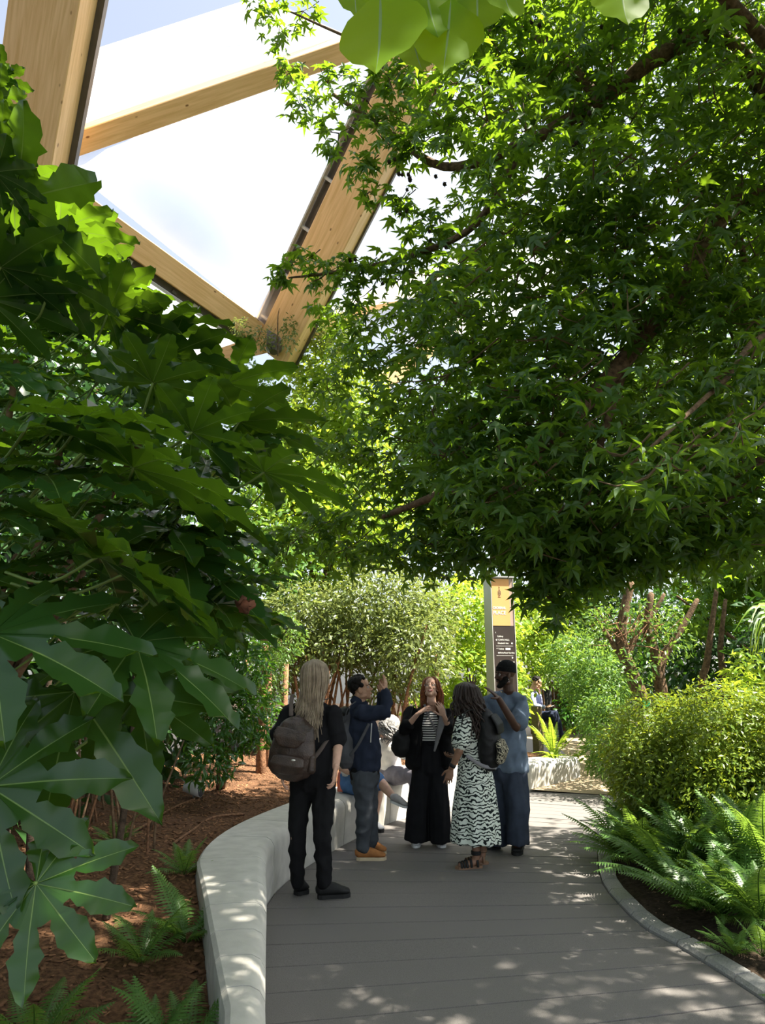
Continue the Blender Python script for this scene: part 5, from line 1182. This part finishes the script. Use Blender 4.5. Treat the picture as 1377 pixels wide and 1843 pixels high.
# ---- 4. woman in tiger-print dress, back three-quarter to us
base = Vector((.86,6.78,0)); P4, b = person('person', base, 'woman with long dark curls in a black and white tiger-print dress'); J = loc(b)
hd = J(836,1252,6.74); nk = J(840,1280,6.78); chest, waist, pel = J(846,1316,6.78), J(850,1352,6.78), J(854,1388,6.78)
shN, shF = J(836,1294,6.62), J(850,1292,6.94); elN, wrN = J(827,1352,6.55), J(812,1384,6.58); elF, wrF = J(842,1345,7.0), J(826,1362,7.05)
hipN, hipF = J(850,1396,6.72), J(860,1396,6.86); knN, knF = J(856,1465,6.70), J(868,1462,6.86); anN, anF = J(857,1541,6.69), J(868,1536,6.82)
fw = Vector((-.85,.5,.08)); S4 = Vector((.35,.93,0)).normalized()
hm, T, R = head_me(hd+b, fw, (.05,0,1), .95, True)
B = MB(); B.tube([pel, waist, chest, (shN+shF)/2, nk], [(.155,.11),(.125,.09),(.14,.10),(.125,.075),(.048,.05)], side=S4, n=16)
limb(B, shN, elN, wrN, (.046,.044,.037,.035,.025)); limb(B, shF, elF, wrF, (.046,.044,.037,.035,.025)); limb(B, hipN, knN, anN, (.085,.075,.055,.05,.034)); limb(B, hipF, knF, anF, (.085,.075,.055,.05,.034))
hN = hand_me(wrN, J(808,1400,6.58)-wrN, (.1,.9,0), -1, .95, .5); hF = hand_me(wrF, J(815,1362,7.05)-wrF, (.2,.2,1), 1, .95, .5)
for a_, dx in ((anN, -.1), (anF, -.08)):   # bare feet in the sandals
    B.tube([a_, a_+Vector((-.01,0,-.045)), a_+Vector((-.08,-.02,-.062)), a_+Vector((-.155,-.035,-.068))], [.036,.036,.034,.026], n=12)
hm.transform(Matrix.Translation(-b)); obj('body', join_me([B.remesh(.012,2), hm, hN, hF], 'body'), M_skinB, P4); face_bits(P4, T, R, .95, M_skinB, M_hairk, M_lipD, b)
B = MB(); hem = J(856,1514,6.78)
B.tube([hem, hem.lerp(pel,.35), hem.lerp(pel,.7), pel, waist, chest, (shN+shF)/2-Z1*.01, nk-Z1*.015], [(.235,.235),(.225,.215),(.205,.185),(.180,.150),(.145,.115),(.165,.13),(.150,.10),(.065,.062)], side=S4, n=24, round_ends=False)
for s_, e_ in ((shN,elN),(shF,elF)): B.tube([s_, s_.lerp(e_,.5), s_.lerp(e_,.80)], [.068,.075,.080], n=14)
put(P4, 'dress', B, .011, M_dress, (.016,8,8,1.4), seed=8)
for k_, a_ in enumerate((anN, anF)):
    fl_ = a_+b; heel = Vector((fl_.x+.055, fl_.y+.012, 0)); toe = Vector((fl_.x-.195, fl_.y-.045, 0))
    d = (toe-heel).normalized(); sd = Vector((d.y,-d.x,0)); L_ = (toe-heel).length
    pts = [(0,0),(.02,.5),(.12,.75),(.4,.72),(.7,1),(.9,.8),(1,0)]; w0 = .044
    ring = [(t, u*w0) for t, u in pts]+[(t,-u*w0) for t, u in reversed(pts[1:-1])]; n = len(ring)
    V = [heel+d*t*L_+sd*u-b for t,u in ring]+[heel+d*t*L_+sd*u+Z1*.022-b for t,u in ring]
    so = obj('sandal', mesh('sandal', V, [tuple(range(n)), tuple(range(2*n-1,n-1,-1))]+[(k,(k+1)%n,n+(k+1)%n,n+k) for k in range(n)]), M_sandal, P4)
    q = MB()
    for t, h in ((.22,.075),(.45,.066),(.60,.056),(.70,.05),(.80,.043)): q.tube([heel+d*t*L_+sd*(w0*math.cos(a))+Z1*(.015+h*math.sin(a))-b for a in [math.pi*k/8 for k in range(9)]], [(.011,.003)]*9, side=d, n=6)
    for z in (.085,.10): q.tube([a_+Vector((.042*math.cos(a), .042*math.sin(a), z-.092+.03)) for a in [2*math.pi*k/12 for k in range(13)]], [(.010,.003)]*13, side=(0,0,1), n=6, round_ends=False)
    obj('strap', q.mesh('strap', True), M_boot if k_ == 0 else M_sandal, so)
wt = MB().tube([wrN+(elN-wrN).normalized()*t for t in (.02,.05)], [(.031,.031)]*2, n=14, round_ends=False); obj('watch', wt.mesh('watch', True), M_bagblk, P4)
g = random.Random(14); paths = []
for k in range(130):
    az = g.uniform(-2.5,2.5); r = g.uniform(1.0,1.25); ph = g.uniform(0,6.28)
    pt = [Vector((math.sin(az)*.02, -.01-math.cos(az)*.02, .125)), Vector((math.sin(az)*.075*r, -.016-math.cos(az)*.095*r, .085)), Vector((math.sin(az)*.105*r, -.03-math.cos(az)*.12*r, .0))]
    pt = [T(q)-b for q in pt]; L = g.uniform(.18,.38); out = (pt[-1]-(hd)); out.z = 0; out = out*g.uniform(.05,.5)
    for i in range(1, 9): pt.append(pt[2]+out*(i/8)+Vector((math.cos(ph+i*1.5)*.018, math.sin(ph+i*1.5)*.018, -L*i/8)))
    paths.append(catmull(pt, 2))
obj('hair', strands(paths, .012, .007).mesh('hair', True), M_hairb, P4)
BP4, L, w_, h_, s_, f = backpack(880,1328,6.66,50,98,.20,M_bagblk,'black backpack on the back of the woman in the tiger-print dress', -.10, face=(.9,-.45,0))
q = MB(); q.tube([L(-.1,.55,-.1), L(-.1,.66,-.4), L(-.1,.5,-.78)], [(w_*.40,.035),(w_*.44,.045),(w_*.36,.035)], side=s_, n=14); obj('pocket', q.remesh(.008,2), M_camo, BP4)
q = MB(); q.tube([L(0,.3,.80), L(0,.55,.5), L(0,.60,.2)], [(w_*.38,.02),(w_*.42,.025),(w_*.38,.015)], side=s_, n=14); obj('flap', q.remesh(.008,2), M_bagblk, BP4)
c0 = Vector(BP4.location)
q = MB().tube(catmull([at(868,1292,6.62)-c0, at(852,1278,6.58)-c0, at(836,1284,6.54)-c0, at(830,1310,6.56)-c0], 4), [(.02,.006)]*13, side=(0,1,0), n=8); obj('strap', q.mesh('strap', True), M_bagblk, BP4)
q = MB().tube(catmull([at(893,1382,6.62)-c0, at(868,1378,6.56)-c0, at(840,1360,6.56)-c0], 4), [(.016,.005)]*9, side=(0,0,1), n=8); obj('strap', q.mesh('strap', True), M_lining, BP4)

# ---- 5. bearded man in beanie, loose blue tee, hands raised
base = Vector((1.24,7.28,0)); P5, b = person('person', base, 'tall bearded man in black beanie and loose blue-grey tee with raised hands'); J = loc(b)
hd = J(909,1215,7.22); nk = J(912,1246,7.28); chest, waist, pel = J(908,1296,7.30), J(910,1340,7.30), J(912,1380,7.30)
shL, shR = J(874,1270,7.36), J(942,1268,7.20); elL, wrL = J(862,1300,7.15), J(850,1246,7.12); elR, wrR = J(929,1310,6.92), J(897,1256,6.82)
hipL, hipR = J(894,1388,7.32), J(926,1388,7.24); knL, knR = J(893,1455,7.30), J(930,1458,7.16); anL, anR = J(895,1520,7.36), J(931,1524,7.18)
sx = (shR-shL).normalized()
hm, T, R = head_me(hd+b, (-.95,-.28,.02), (.03,0,1), 1.0, False, False)
B = MB(); B.tube([pel, waist, chest, (shL+shR)/2, nk], [(.16,.11),(.15,.105),(.17,.115),(.155,.09),(.06,.06)], side=sx, n=16)
limb(B, shL, elL, wrL, (.054,.052,.042,.040,.029)); limb(B, shR, elR, wrR, (.054,.052,.042,.042,.030)); limb(B, hipL, knL, anL, (.09,.08,.058,.055,.04)); limb(B, hipR, knR, anR, (.09,.08,.058,.055,.04))
hL = hand_me(wrL, Vector((-.05,-.1,1)), (-.2,1,.1), 1, 1.05, .12, .24); hR = hand_me(wrR, J(875,1236,6.76)-wrR, (-.45,.3,-.85), 1, 1.08, .15, .06)
hm.transform(Matrix.Translation(-b)); obj('body', join_me([B.remesh(.013,2), hm, hL, hR], 'body'), M_skinD, P5); face_bits(P5, T, R, 1, M_skinD, M_hairk, M_lipD, b)
B = MB(); g = random.Random(6)
for k in range(170):
    u = g.uniform(-1.5,1.5); v = g.random()
    B.ball(T((math.sin(u)*.067, .012+math.cos(u)*.062-.01, -.055-.055*v+(.03 if abs(u) > .9 else 0)+(.03*v if abs(u) > 1.2 else 0)))-b, g.uniform(.012,.02), None, 8, 6)
B.ball(T((0,.062,-.112))-b, (.034,.032,.024)); B.tube([T((-.03,.085,-.050))-b, T((0,.098,-.049))-b, T((.03,.085,-.050))-b], .007, n=6)
obj('beard', B.remesh(.007,1), M_hairk, P5)
B = MB(); B.tube([T((0,-.012,.040))-b, T((0,-.016,.075))-b], [(.084,.104),(.086,.107)], side=R@Vector((1,0,0)), n=22, round_ends=False); B.ball(T((0,-.022,.078))-b, (.084,.104,.078), R, 18, 12); bn = obj('beanie', B.remesh(.007,2), M_beanie, P5)
B = MB(); B.tube([T((0,-.012,.030))-b, T((0,-.016,.078))-b], [(.087,.107),(.088,.109)], side=R@Vector((1,0,0)), n=22, round_ends=False); obj('cuff', B.remesh(.007,1), M_beanie, bn)
e = MB().ball(T((-.083,.002,-.042))-b, .0042); obj('earring', e.mesh('earring', True), M_metal, P5)
B = MB(); B.tube([pel-Z1*.03, waist, chest, (shL+shR)/2+Z1*.0, nk-Z1*.045], [(.215,.155),(.205,.150),(.205,.145),(.175,.105),(.078,.075)], side=sx, n=20)
for s_, e_ in ((shL,elL),(shR,elR)): B.tube([s_-Z1*.012, s_.lerp(e_,.45)-Z1*.01, s_.lerp(e_,.80)], [.066,.080,.088], n=16)
B.tube([shL+Z1*.015, shL.lerp(nk,.5)+Z1*.0, nk-Z1*.055, shR.lerp(nk,.5)+Z1*.0, shR+Z1*.015], [.062,.068,.078,.068,.062], n=16)
put(P5, 'tee_shirt', B, .012, M_tee, (.020,7,7,4), seed=10)
nkl = MB().tube([nk+Vector((.064*math.cos(a), .060*math.sin(a)-.01, .012-.025*max(0,-math.sin(a)))) for a in [2*math.pi*k/18 for k in range(19)]], .003, n=5, round_ends=False); obj('necklace', nkl.mesh('necklace', True), M_gold, P5)
B = MB(); B.tube([waist-Z1*.08, pel, (hipL+hipR)/2-Z1*.08], [(.175,.13),(.190,.14),(.185,.14)], side=sx, n=18)
for h_, k_, a_ in ((hipL,knL,J(895,1516,7.36)),(hipR,knR,J(931,1518,7.18))): B.tube([h_, h_.lerp(k_,.5), k_, k_.lerp(a_,.5), a_], [.115,.122,.116,.108,.105], n=18, round_ends=False)
put(P5, 'trousers', B, .012, M_dnavy, (.020,8,8,2.2), seed=11)
shoe(P5, gnd(900,1526), gnd(873,1529), b, M_boot, M_sole, .052, .08, 0, .03, M_bagblk); shoe(P5, gnd(937,1524), gnd(929,1541), b, M_boot, M_sole, .054, .08, 0, .03, M_bagblk)

# ---- 6. seated woman with silver-dark curls, on the bench
base = Vector((.15,8.95,.43)); P6, b = person('person', base, 'woman with silver and black curls in a white top sitting on the sunlit bench'); J = loc(b)
hd = J(704,1306,8.75); nk = J(700,1326,8.85); chest, waist, pel = J(698,1348,8.88), J(700,1374,8.92), J(702,1394,8.95)
shL, shR = J(685,1336,8.92), J(716,1336,8.82); elR, wrR = J(724,1356,8.62), J(741,1362,8.52); elL, wrL = J(684,1370,8.98), J(712,1378,8.85)
hipL, hipR = J(700,1396,8.98), J(704,1396,8.82); knR, knL = J(748,1394,8.52), J(744,1390,8.72); anR, anL = J(750,1462,8.42), J(752,1440,8.55)
S6 = (shR-shL).normalized()
hm, T, R = head_me(hd+b, (.75,.35,-.35), (.3,0,1), .94, True)
B = MB(); B.tube([pel, waist, chest, (shL+shR)/2, nk], [(.16,.12),(.125,.095),(.14,.10),(.125,.08),(.05,.05)], side=S6, n=16)
limb(B, shR, elR, wrR, (.044,.042,.035,.033,.024)); limb(B, shL, elL, wrL, (.044,.042,.035,.033,.024)); limb(B, hipR, knR, anR, (.085,.075,.055,.05,.036)); limb(B, hipL, knL, anL, (.085,.075,.055,.05,.036))
h1 = hand_me(wrR, (.9,-.1,-.2), (0,.2,-1), 1, .95, .4); h2 = hand_me(wrL, (.9,-.1,-.1), (0,.2,-1), -1, .95, .4)
hm.transform(Matrix.Translation(-b)); obj('body', join_me([B.remesh(.014,2), hm, h1, h2], 'body'), M_skinL, P6); face_bits(P6, T, R, .94, M_skinL, M_hairs, M_lip, b)
B = MB(); B.tube([waist-Z1*.06, waist, chest, (shL+shR)/2, nk-Z1*.02], [(.165,.125),(.155,.12),(.162,.122),(.15,.10),(.07,.065)], side=S6, n=18)
B.tube([shR, shR.lerp(elR,.55), elR, elR.lerp(wrR,.5)], [.066,.064,.062,.058], n=12); B.tube([shL, shL.lerp(elL,.55), elL], [.066,.064,.062], n=12); put(P6, 'white_top', B, .013, M_whitec, (.006,8,8,8))
B = MB(); B.tube([waist-Z1*.03, pel, pel-Z1*.06], [(.16,.125),(.18,.15),(.17,.14)], side=S6, n=16); limb(B, hipR, knR, anR, (.115,.105,.085,.075,.06)); limb(B, hipL, knL, anL, (.115,.105,.085,.075,.06)); put(P6, 'trousers', B, .013, M_mauve, (.012,9,9,9), seed=13)
shoe(P6, gnd(744,1474), gnd(772,1478), b, M_wshoe, M_wshoe, .044, .07, 0, .024)
shoe(P6, at(747,1446,8.55), at(770,1452,8.45), b, M_wshoe, M_wshoe, .044, .07, 0, .024)
def curls(T, b, hd, seed, n, Lr, rad, spread=1.2, az=2.5):
    g = random.Random(seed); paths = []
    for k in range(n):
        a = g.uniform(-az, az); r = g.uniform(1.0,spread); ph = g.uniform(0,6.28); L = g.uniform(*Lr)
        pt = [T(q)-b for q in (Vector((math.sin(a)*.02, -.01-math.cos(a)*.02, .125)), Vector((math.sin(a)*.07*r, -.016-math.cos(a)*.09*r, .085)), Vector((math.sin(a)*.095*r, -.03-math.cos(a)*.11*r, .0)))]
        for i in range(1, 8): pt.append(pt[2]+Vector((math.cos(ph+i*1.6)*.02, math.sin(ph+i*1.6)*.02, -L*i/7)))
        paths.append(catmull(pt, 2))
    return strands(paths, rad, rad*.6)
obj('hair', curls(T, b, hd, 3, 90, (.10,.24), .012).mesh('hair', True), M_hairs, P6)

# ---- 7. seated person in blue shorts, mostly hidden behind the man in navy
base = Vector((-.28,8.05,.43)); P7, b = person('person', base, 'person in blue denim shorts sitting on the bench, mostly hidden by the man in navy'); J = loc(b)
hd = J(648,1304,7.92); nk = J(642,1328,7.98); chest, waist, pel = J(636,1350,8.0), J(632,1384,8.02), J(631,1408,8.02)
shN, shF = J(634,1340,7.84), J(646,1338,8.16); elN, wrN = J(616,1386,7.78), J(640,1392,7.70); elF, wrF = J(652,1380,8.2), J(668,1392,8.0)
hipN, hipF = J(632,1412,7.92), J(640,1410,8.10); knN, knF = J(682,1404,7.70), J(684,1412,7.96); anN, anF = J(709,1436,7.56), J(673,1478,7.86)
S7 = Vector((.3,.95,0)).normalized()
hm, T, R = head_me(hd+b, (.95,-.2,-.1), (.05,0,1), .96, True)
B = MB(); B.tube([pel, waist, chest, (shN+shF)/2, nk], [(.16,.12),(.13,.10),(.14,.10),(.13,.08),(.05,.05)], side=S7, n=16)
limb(B, shN, elN, wrN, (.046,.044,.038,.036,.026)); limb(B, shF, elF, wrF, (.046,.044,.038,.036,.026)); limb(B, hipN, knN, anN, (.09,.08,.058,.054,.036)); limb(B, hipF, knF, anF, (.09,.08,.058,.054,.036))
h1 = hand_me(wrN, (1,0,-.1), (0,.2,-1), -1, .95, .4); h2 = hand_me(wrF, (1,-.3,-.1), (0,.2,-1), 1, .95, .4)
hm.transform(Matrix.Translation(-b)); obj('body', join_me([B.remesh(.014,2), hm, h1, h2], 'body'), M_skinL, P7); face_bits(P7, T, R, .96, M_skinL, M_hairb, M_lip, b)
B = MB(); B.tube([waist-Z1*.06, waist, chest, (shN+shF)/2, nk-Z1*.02], [(.17,.13),(.16,.125),(.165,.125),(.155,.10),(.07,.065)], side=S7, n=18)
for s_, e_ in ((shN,elN),(shF,elF)): B.tube([s_, s_.lerp(e_,.6)], [.066,.068], n=12)
put(P7, 'white_top', B, .013, M_whitec, (.006,8,8,8))
B = MB(); B.tube([waist-Z1*.03, pel, pel-Z1*.04], [(.165,.13),(.18,.15),(.17,.13)], side=S7, n=16)
for h_, k_ in ((hipN,knN),(hipF,knF)): B.tube([h_, h_.lerp(k_,.5), h_.lerp(k_,1.0)], [.110,.104,.096], n=16)
put(P7, 'denim_shorts', B, .013, M_denim, (.009,9,9,9), seed=14)
shoe(P7, at(703,1443,7.56), at(733,1455,7.46), b, M_gshoe, M_wshoe, .044, .07, 0, .022, M_wshoe); shoe(P7, gnd(664,1492), gnd(689,1499), b, M_wshoe, M_sole, .047, .075, 0, .034)
obj('hair', curls(T, b, hd, 5, 50, (.05,.12), .012).mesh('hair', True), M_hairb, P7)

# ---- 8. man seated far off, looking at his phone
base = Vector((3.30,15.1,.33)); P8, b = person('person', base, 'man in pale blue shirt sitting by the far path looking at a phone'); J = loc(b)
hd = J(966,1229,15.0); nk = J(960,1243,15.05); chest, waist, pel = J(957,1260,15.1), J(956,1278,15.1), J(957,1292,15.1)
shN, shF = J(956,1250,14.92), J(962,1250,15.26); elN, wrN = J(962,1271,14.85), J(980,1273,14.80); elF, wrF = J(972,1268,15.1), J(971,1251,14.95)
hipN, hipF = J(960,1291,15.0), J(962,1291,15.18); knN, knF = J(997,1288,14.85), J(1000,1286,15.1); anN, anF = J(1001,1329,14.80), J(1010,1325,15.05)
hm, T, R = head_me(hd+b, (.90,-.15,-.40), (.4,0,.9), 1.02)
B = MB(); B.tube([pel, waist, chest, (shN+shF)/2, nk], [(.16,.12),(.15,.12),(.16,.12),(.15,.09),(.055,.055)], side=SY, n=16)
limb(B, shN, elN, wrN, (.05,.046,.04,.038,.028)); limb(B, shF, elF, wrF, (.05,.046,.04,.038,.028)); limb(B, hipN, knN, anN, (.09,.08,.058,.054,.038)); limb(B, hipF, knF, anF, (.09,.08,.058,.054,.038))
h1 = hand_me(wrN, (1,0,.0), (0,.1,1), 1, 1, .7, vox=.006); h2 = hand_me(wrF, (.1,-.1,1), (-1,0,0), 1, 1, .7, vox=.006)
hm.transform(Matrix.Translation(-b)); obj('body', join_me([B.remesh(.016,2), hm, h1, h2], 'body'), M_skinT, P8); face_bits(P8, T, R, 1.02, M_skinT, M_hairk, M_lip, b)
B = MB(); B.tube([pel, waist, chest, (shN+shF)/2, nk-Z1*.02], [(.185,.15),(.18,.155),(.19,.15),(.17,.11),(.08,.075)], side=SY, n=18); limb(B, shN, elN, wrN, (.075,.068,.06,.055,.045)); limb(B, shF, elF, wrF, (.075,.068,.06,.055,.045)); put(P8, 'shirt', B, .015, M_shirt, (.009,8,8,8))
B = MB(); B.tube([pel+Z1*.03, pel, pel-Z1*.05], [(.175,.14),(.185,.155),(.175,.14)], side=SY, n=16); limb(B, hipN, knN, anN, (.115,.105,.09,.08,.066)); limb(B, hipF, knF, anF, (.115,.105,.09,.08,.066)); put(P8, 'trousers', B, .015, cloth('navy_jeans', (.018,.024,.045)), (.01,8,8,8))
def far(px, py, Y, z): p = at(px, py, Y); p.z = z; return p
shoe(P8, far(993,1335,14.8,.345), far(1011,1337,14.75,.345), b, M_oxb, M_sole, .048, .075, 0, .022); shoe(P8, far(1003,1332,15.05,.345), far(1021,1333,15.0,.345), b, M_oxb, M_sole, .048, .075, 0, .022)
B = MB(); g = random.Random(4)
for k in range(110):
    d = Vector((g.gauss(0,1), g.gauss(-.35,1), g.gauss(.6,.7))).normalized()
    if (d.y > .45 and d.z < .6) or (d.z < -.2 and d.y > -.4): continue
    B.ball(T((d.x*.074, -.018+d.y*.094, .043+d.z*.084))-b, g.uniform(.012,.02), None, 8, 6)
obj('hair', B.remesh(.009,1), M_hairk, P8)
ph = thing('phone', tuple(at(992,1272,14.8)), 'dark phone held by the seated man in the pale blue shirt', 'phone')
obj('phone_body', MB().box((0,0,0), (.14,.07,.009), Matrix.Rotation(-.35, 3, 'Y')).mesh('phone_body'), M_bagblk, ph); obj('screen', MB().box((-.002,0,.0055), (.128,.062,.002), Matrix.Rotation(-.35, 3, 'Y')).mesh('screen'), M_alul, ph)
# his bench and the post beside it
M_timber = woodmat('weathered_timber', (.16,.13,.075), (.09,.07,.04), False, 2.)
bn = thing('timber_bench', tuple(far(952,1300,15.15,.33)), 'dark timber bench under the man with the phone', 'bench')
for k in range(3): obj('slat', MB().box((0,-.14+.15*k,.44), (.9,.13,.04)).mesh('slat'), M_timber, bn)
for sx_ in (-.38,.38): obj('leg', MB().box((sx_,0,.21), (.07,.40,.42)).mesh('leg'), M_timber, bn)
c = at(965,1272,13.4); p0 = far(969,1345,13.4,.25)
bo = thing('timber_bollard', tuple(p0), 'square weathered timber bollard leaning beside the lime fern', 'bollard'); top = c-p0
obj('post', (lambda q: q.tube([(0,0,0), top*.5, top], [(.10,.08)]*3, side=(1,0,0), n=4, round_ends=False))(MB()).mesh('post'), M_timber, bo); obj('cap', MB().box(top+Vector((0,0,.005)), (.15,.12,.012)).mesh('cap'), M_alu, bo)
fe = thing('board_fence', tuple(far(1012,1300,17.3,.33)), 'brown upright board fence at the end of the far path', 'fence')
for k in range(9): obj('board', MB().box((-.7+k*.155, .01*(k%2), .62), (.145,.03,1.24)).mesh('board'), M_barkr, fe)
tag(obj('black_bollard', MB().tube([far(988,1300,16.6,.33), far(988,1300,16.6,1.42)], [.10,.10], n=14, round_ends=False).mesh('black_bollard', True), M_bagblk), 'plain black bollard in front of the board fence', 'bollard')

# ------------------------------------------------------------------ wayfinding sign
M_orange = mat('orange_panel', (.72,.37,.14), .5, .02, 3); M_dkbrown = mat('dark_brown_panel', (.040,.028,.024), .4, .1, 3, .4); M_txt = mat('white_lettering', (.85,.84,.80), .6, .01, 5); M_pink = mat('taupe_strip', (.42,.30,.24), .5, .03, 4); M_grey2 = mat('sign_casing', (.36,.37,.37), .45, .04, 3, .4); M_emblem = mat('emblem_grey', (.20,.13,.07), .6, .05, 5)
sp = at(917,1385,11.9); SB = Vector((sp.x, 11.9, .33)); sg = thing('wayfinding_sign', tuple(SB), 'tall grey wayfinding totem with orange and dark panels and white lettering', 'sign')
Hs = at(910,1040,11.9).z-SB.z; Wd, Dp = .41, .42; yaw = math.radians(9); sg.rotation_euler = (0,0,yaw)
obj('casing', MB().box((0,Dp/2,Hs/2), (Wd,Dp,Hs)).mesh('casing'), M_grey2, sg)
obj('top_lip', MB().box((0,-.02,Hs+.012), (Wd+.01,.06,.024)).mesh('top_lip'), M_grey2, sg)
zo = Hs-.02; zs = Hs-.83
op = obj('orange_panel', MB().box((-.035,-.008,(zo+zs)/2), (.315,.016,zo-zs)).mesh('orange_panel'), M_orange, sg)
obj('edge_strip', MB().box((.155,-.004,(zo+zs)/2), (.065,.008,zo-zs)).mesh('edge_strip'), M_pink, sg)
dp_ = obj('dark_panel', MB().box((0,-.006,zs/2+.05), (.385,.012,zs-.10)).mesh('dark_panel'), M_dkbrown, sg)
for x_ in (-.2,.2): obj('edge_trim', MB().box((x_,-.008,Hs/2), (.010,.016,Hs)).mesh('edge_trim'), M_alul, sg)
def text(s, x, z, size, parent, m, align='LEFT', y=-.0175, sx=1., ext=.001, font_w=0):
    cu = bpy.data.curves.new('lettering', 'FONT'); cu.body = s; cu.size = size; cu.align_x = align; cu.extrude = ext; cu.offset = font_w
    ob = bpy.data.objects.new('tmp', cu); WS.collection.objects.link(ob); vl = WS.view_layers[0]; vl.update(); dg = vl.depsgraph
    me = bpy.data.meshes.new_from_object(ob.evaluated_get(dg)); WS.collection.objects.unlink(ob); TRASH.append(ob)
    o = obj('lettering', me, m, parent); o.location = (x, y, z); o.rotation_euler = (math.pi/2,0,0); o.scale = (sx,1,1); return o
text('CROSSRAIL', -.185, Hs-.545, .058, op, M_txt, sx=.80, font_w=.0015); text('PLACE', -.185, Hs-.640, .088, op, M_txt, sx=.92, font_w=.001)
em = MB(); 
for r_ in range(6):
    nn = (1,2,3,3,3,2)[r_]
    for k in range(nn): em.ball((-.055+(k-(nn-1)/2)*.019, -.018, Hs-.20-r_*.022), (.0085,.002,.011), None, 8, 5)
em.box((-.055,-.018,Hs-.165), (.010,.003,.035)); em.box((-.055,-.018,Hs-.335), (.05,.003,.008)); obj('emblem', em.mesh('emblem', True), M_emblem, op)
yy = -.0135
for s_, x_, d_, sz, al in (('‹',-.155,.13,.05,'LEFT'),('Gallery',-.125,.195,.042,'LEFT'),('◄',-.158,.255,.036,'LEFT'),('TOWN HALL',-.120,.255,.042,'LEFT'),('Elizabeth line',-.120,.310,.042,'LEFT'),('+',-.150,.405,.055,'LEFT'),('Toilets',-.115,.405,.042,'LEFT'),('Exits/Roof Garden',-.085,.470,.040,'LEFT'),('►',.150,.555,.040,'RIGHT'),('Community Space',.165,.620,.040,'RIGHT'),('Bagelman Bar Street',.165,.675,.040,'RIGHT')):
    text(s_, x_, zs-d_, sz, dp_, M_txt, al, yy, .86)
for z_ in (.345,.505): obj('rule_line', MB().box((.0,-.0135,zs-z_), (.30,.002,.004)).mesh('rule_line'), M_txt, dp_)
for k in range(3): obj('pictogram', MB().box((.028+k*.030,-.0135,zs-.392), (.026,.002,.034)).mesh('pictogram'), M_txt, dp_)
obj('pictogram', MB().tube([(-.105,-.0125,zs-.458),(-.105,-.0145,zs-.458)], .014, n=14, round_ends=False).mesh('pictogram'), M_txt, dp_)
obj('pictogram', MB().tube([(.135,-.0125,zs-.298),(.135,-.0145,zs-.298)], .014, n=14, round_ends=False).mesh('pictogram'), M_txt, dp_)

# ------------------------------------------------------------------ small things
c = gnd(610,1428,.45)
bt = thing('drink_bottle', (c.x+.01, c.y+.12, .452), 'coral pink drink bottle standing on the bench top', 'bottle'); M_coral = mat('coral_plastic', (.75,.18,.11), .35, .03, 5, .5)
obj('bottle_body', MB().tube([(0,0,.0),(0,0,.02),(0,0,.15),(0,0,.19),(0,0,.21)], [.034,.037,.037,.028,.018], n=18, round_ends=False).mesh('bottle_body', True), M_coral, bt); obj('bottle_cap', MB().tube([(0,0,.21),(0,0,.245)], [.020,.020], n=16, round_ends=False).mesh('bottle_cap', True), M_bagblk, bt)
p = gnd(352,1440,.40); p.z = zl(p)
sl = thing('garden_spotlight', tuple(p), 'grey cone-shaped garden spotlight standing on the bark by the shrubs', 'lamp')
q = MB().tube([(-.13,0,.115),(-.03,0,.10),(.06,-.02,.095)], [.045,.07,.085], n=18, round_ends=False); obj('lamp_shade', q.mesh('lamp_shade', True), M_alul, sl)
obj('lens', MB().tube([(.055,-.02,.095),(.062,-.021,.095)], [.076,.076], n=18, round_ends=False).mesh('lens', True), M_dwall, sl); obj('spike', MB().tube([(-.02,0,.06),(-.02,0,-.08)], .014, n=8).mesh('spike', True), M_alu, sl)
for k, (pts, lb_) in enumerate((([(310,1510),(345,1490),(385,1468),(440,1456)], 'thin brown irrigation hose lying on the bark nearest the bench'), ([(236,1500),(270,1480),(310,1452),(350,1440)], 'thin brown irrigation hose lying on the bark by the canes'))):
    pp = []
    for x_, y_ in pts: v = gnd(x_, y_, .42); v.z = zl(v)+.012; pp.append(v)
    tag(obj('irrigation_hose', MB().tube(catmull(pp, 5), .011, n=7).mesh('irrigation_hose', True), M_barkr), lb_, 'hose')
q = gnd(1165,1300,.0); q = at(1166,1300,8.6); gp = thing('marker_post', (q.x, 8.6, .22), 'white marker post with a green top half hidden behind the hedge', 'post'); zt = at(1166,1262,8.6).z-.22
obj('post', MB().box((0,0,zt/2), (.07,.05,zt)).mesh('post'), M_white, gp); obj('green_cap', MB().box((0,-.003,zt-.04), (.078,.056,.10)).mesh('green_cap'), mat('sign_green', (.02,.30,.12), .4, .03, 4), gp)
bpy.data.scenes.remove(WS); bpy.data.batch_remove(TRASH)
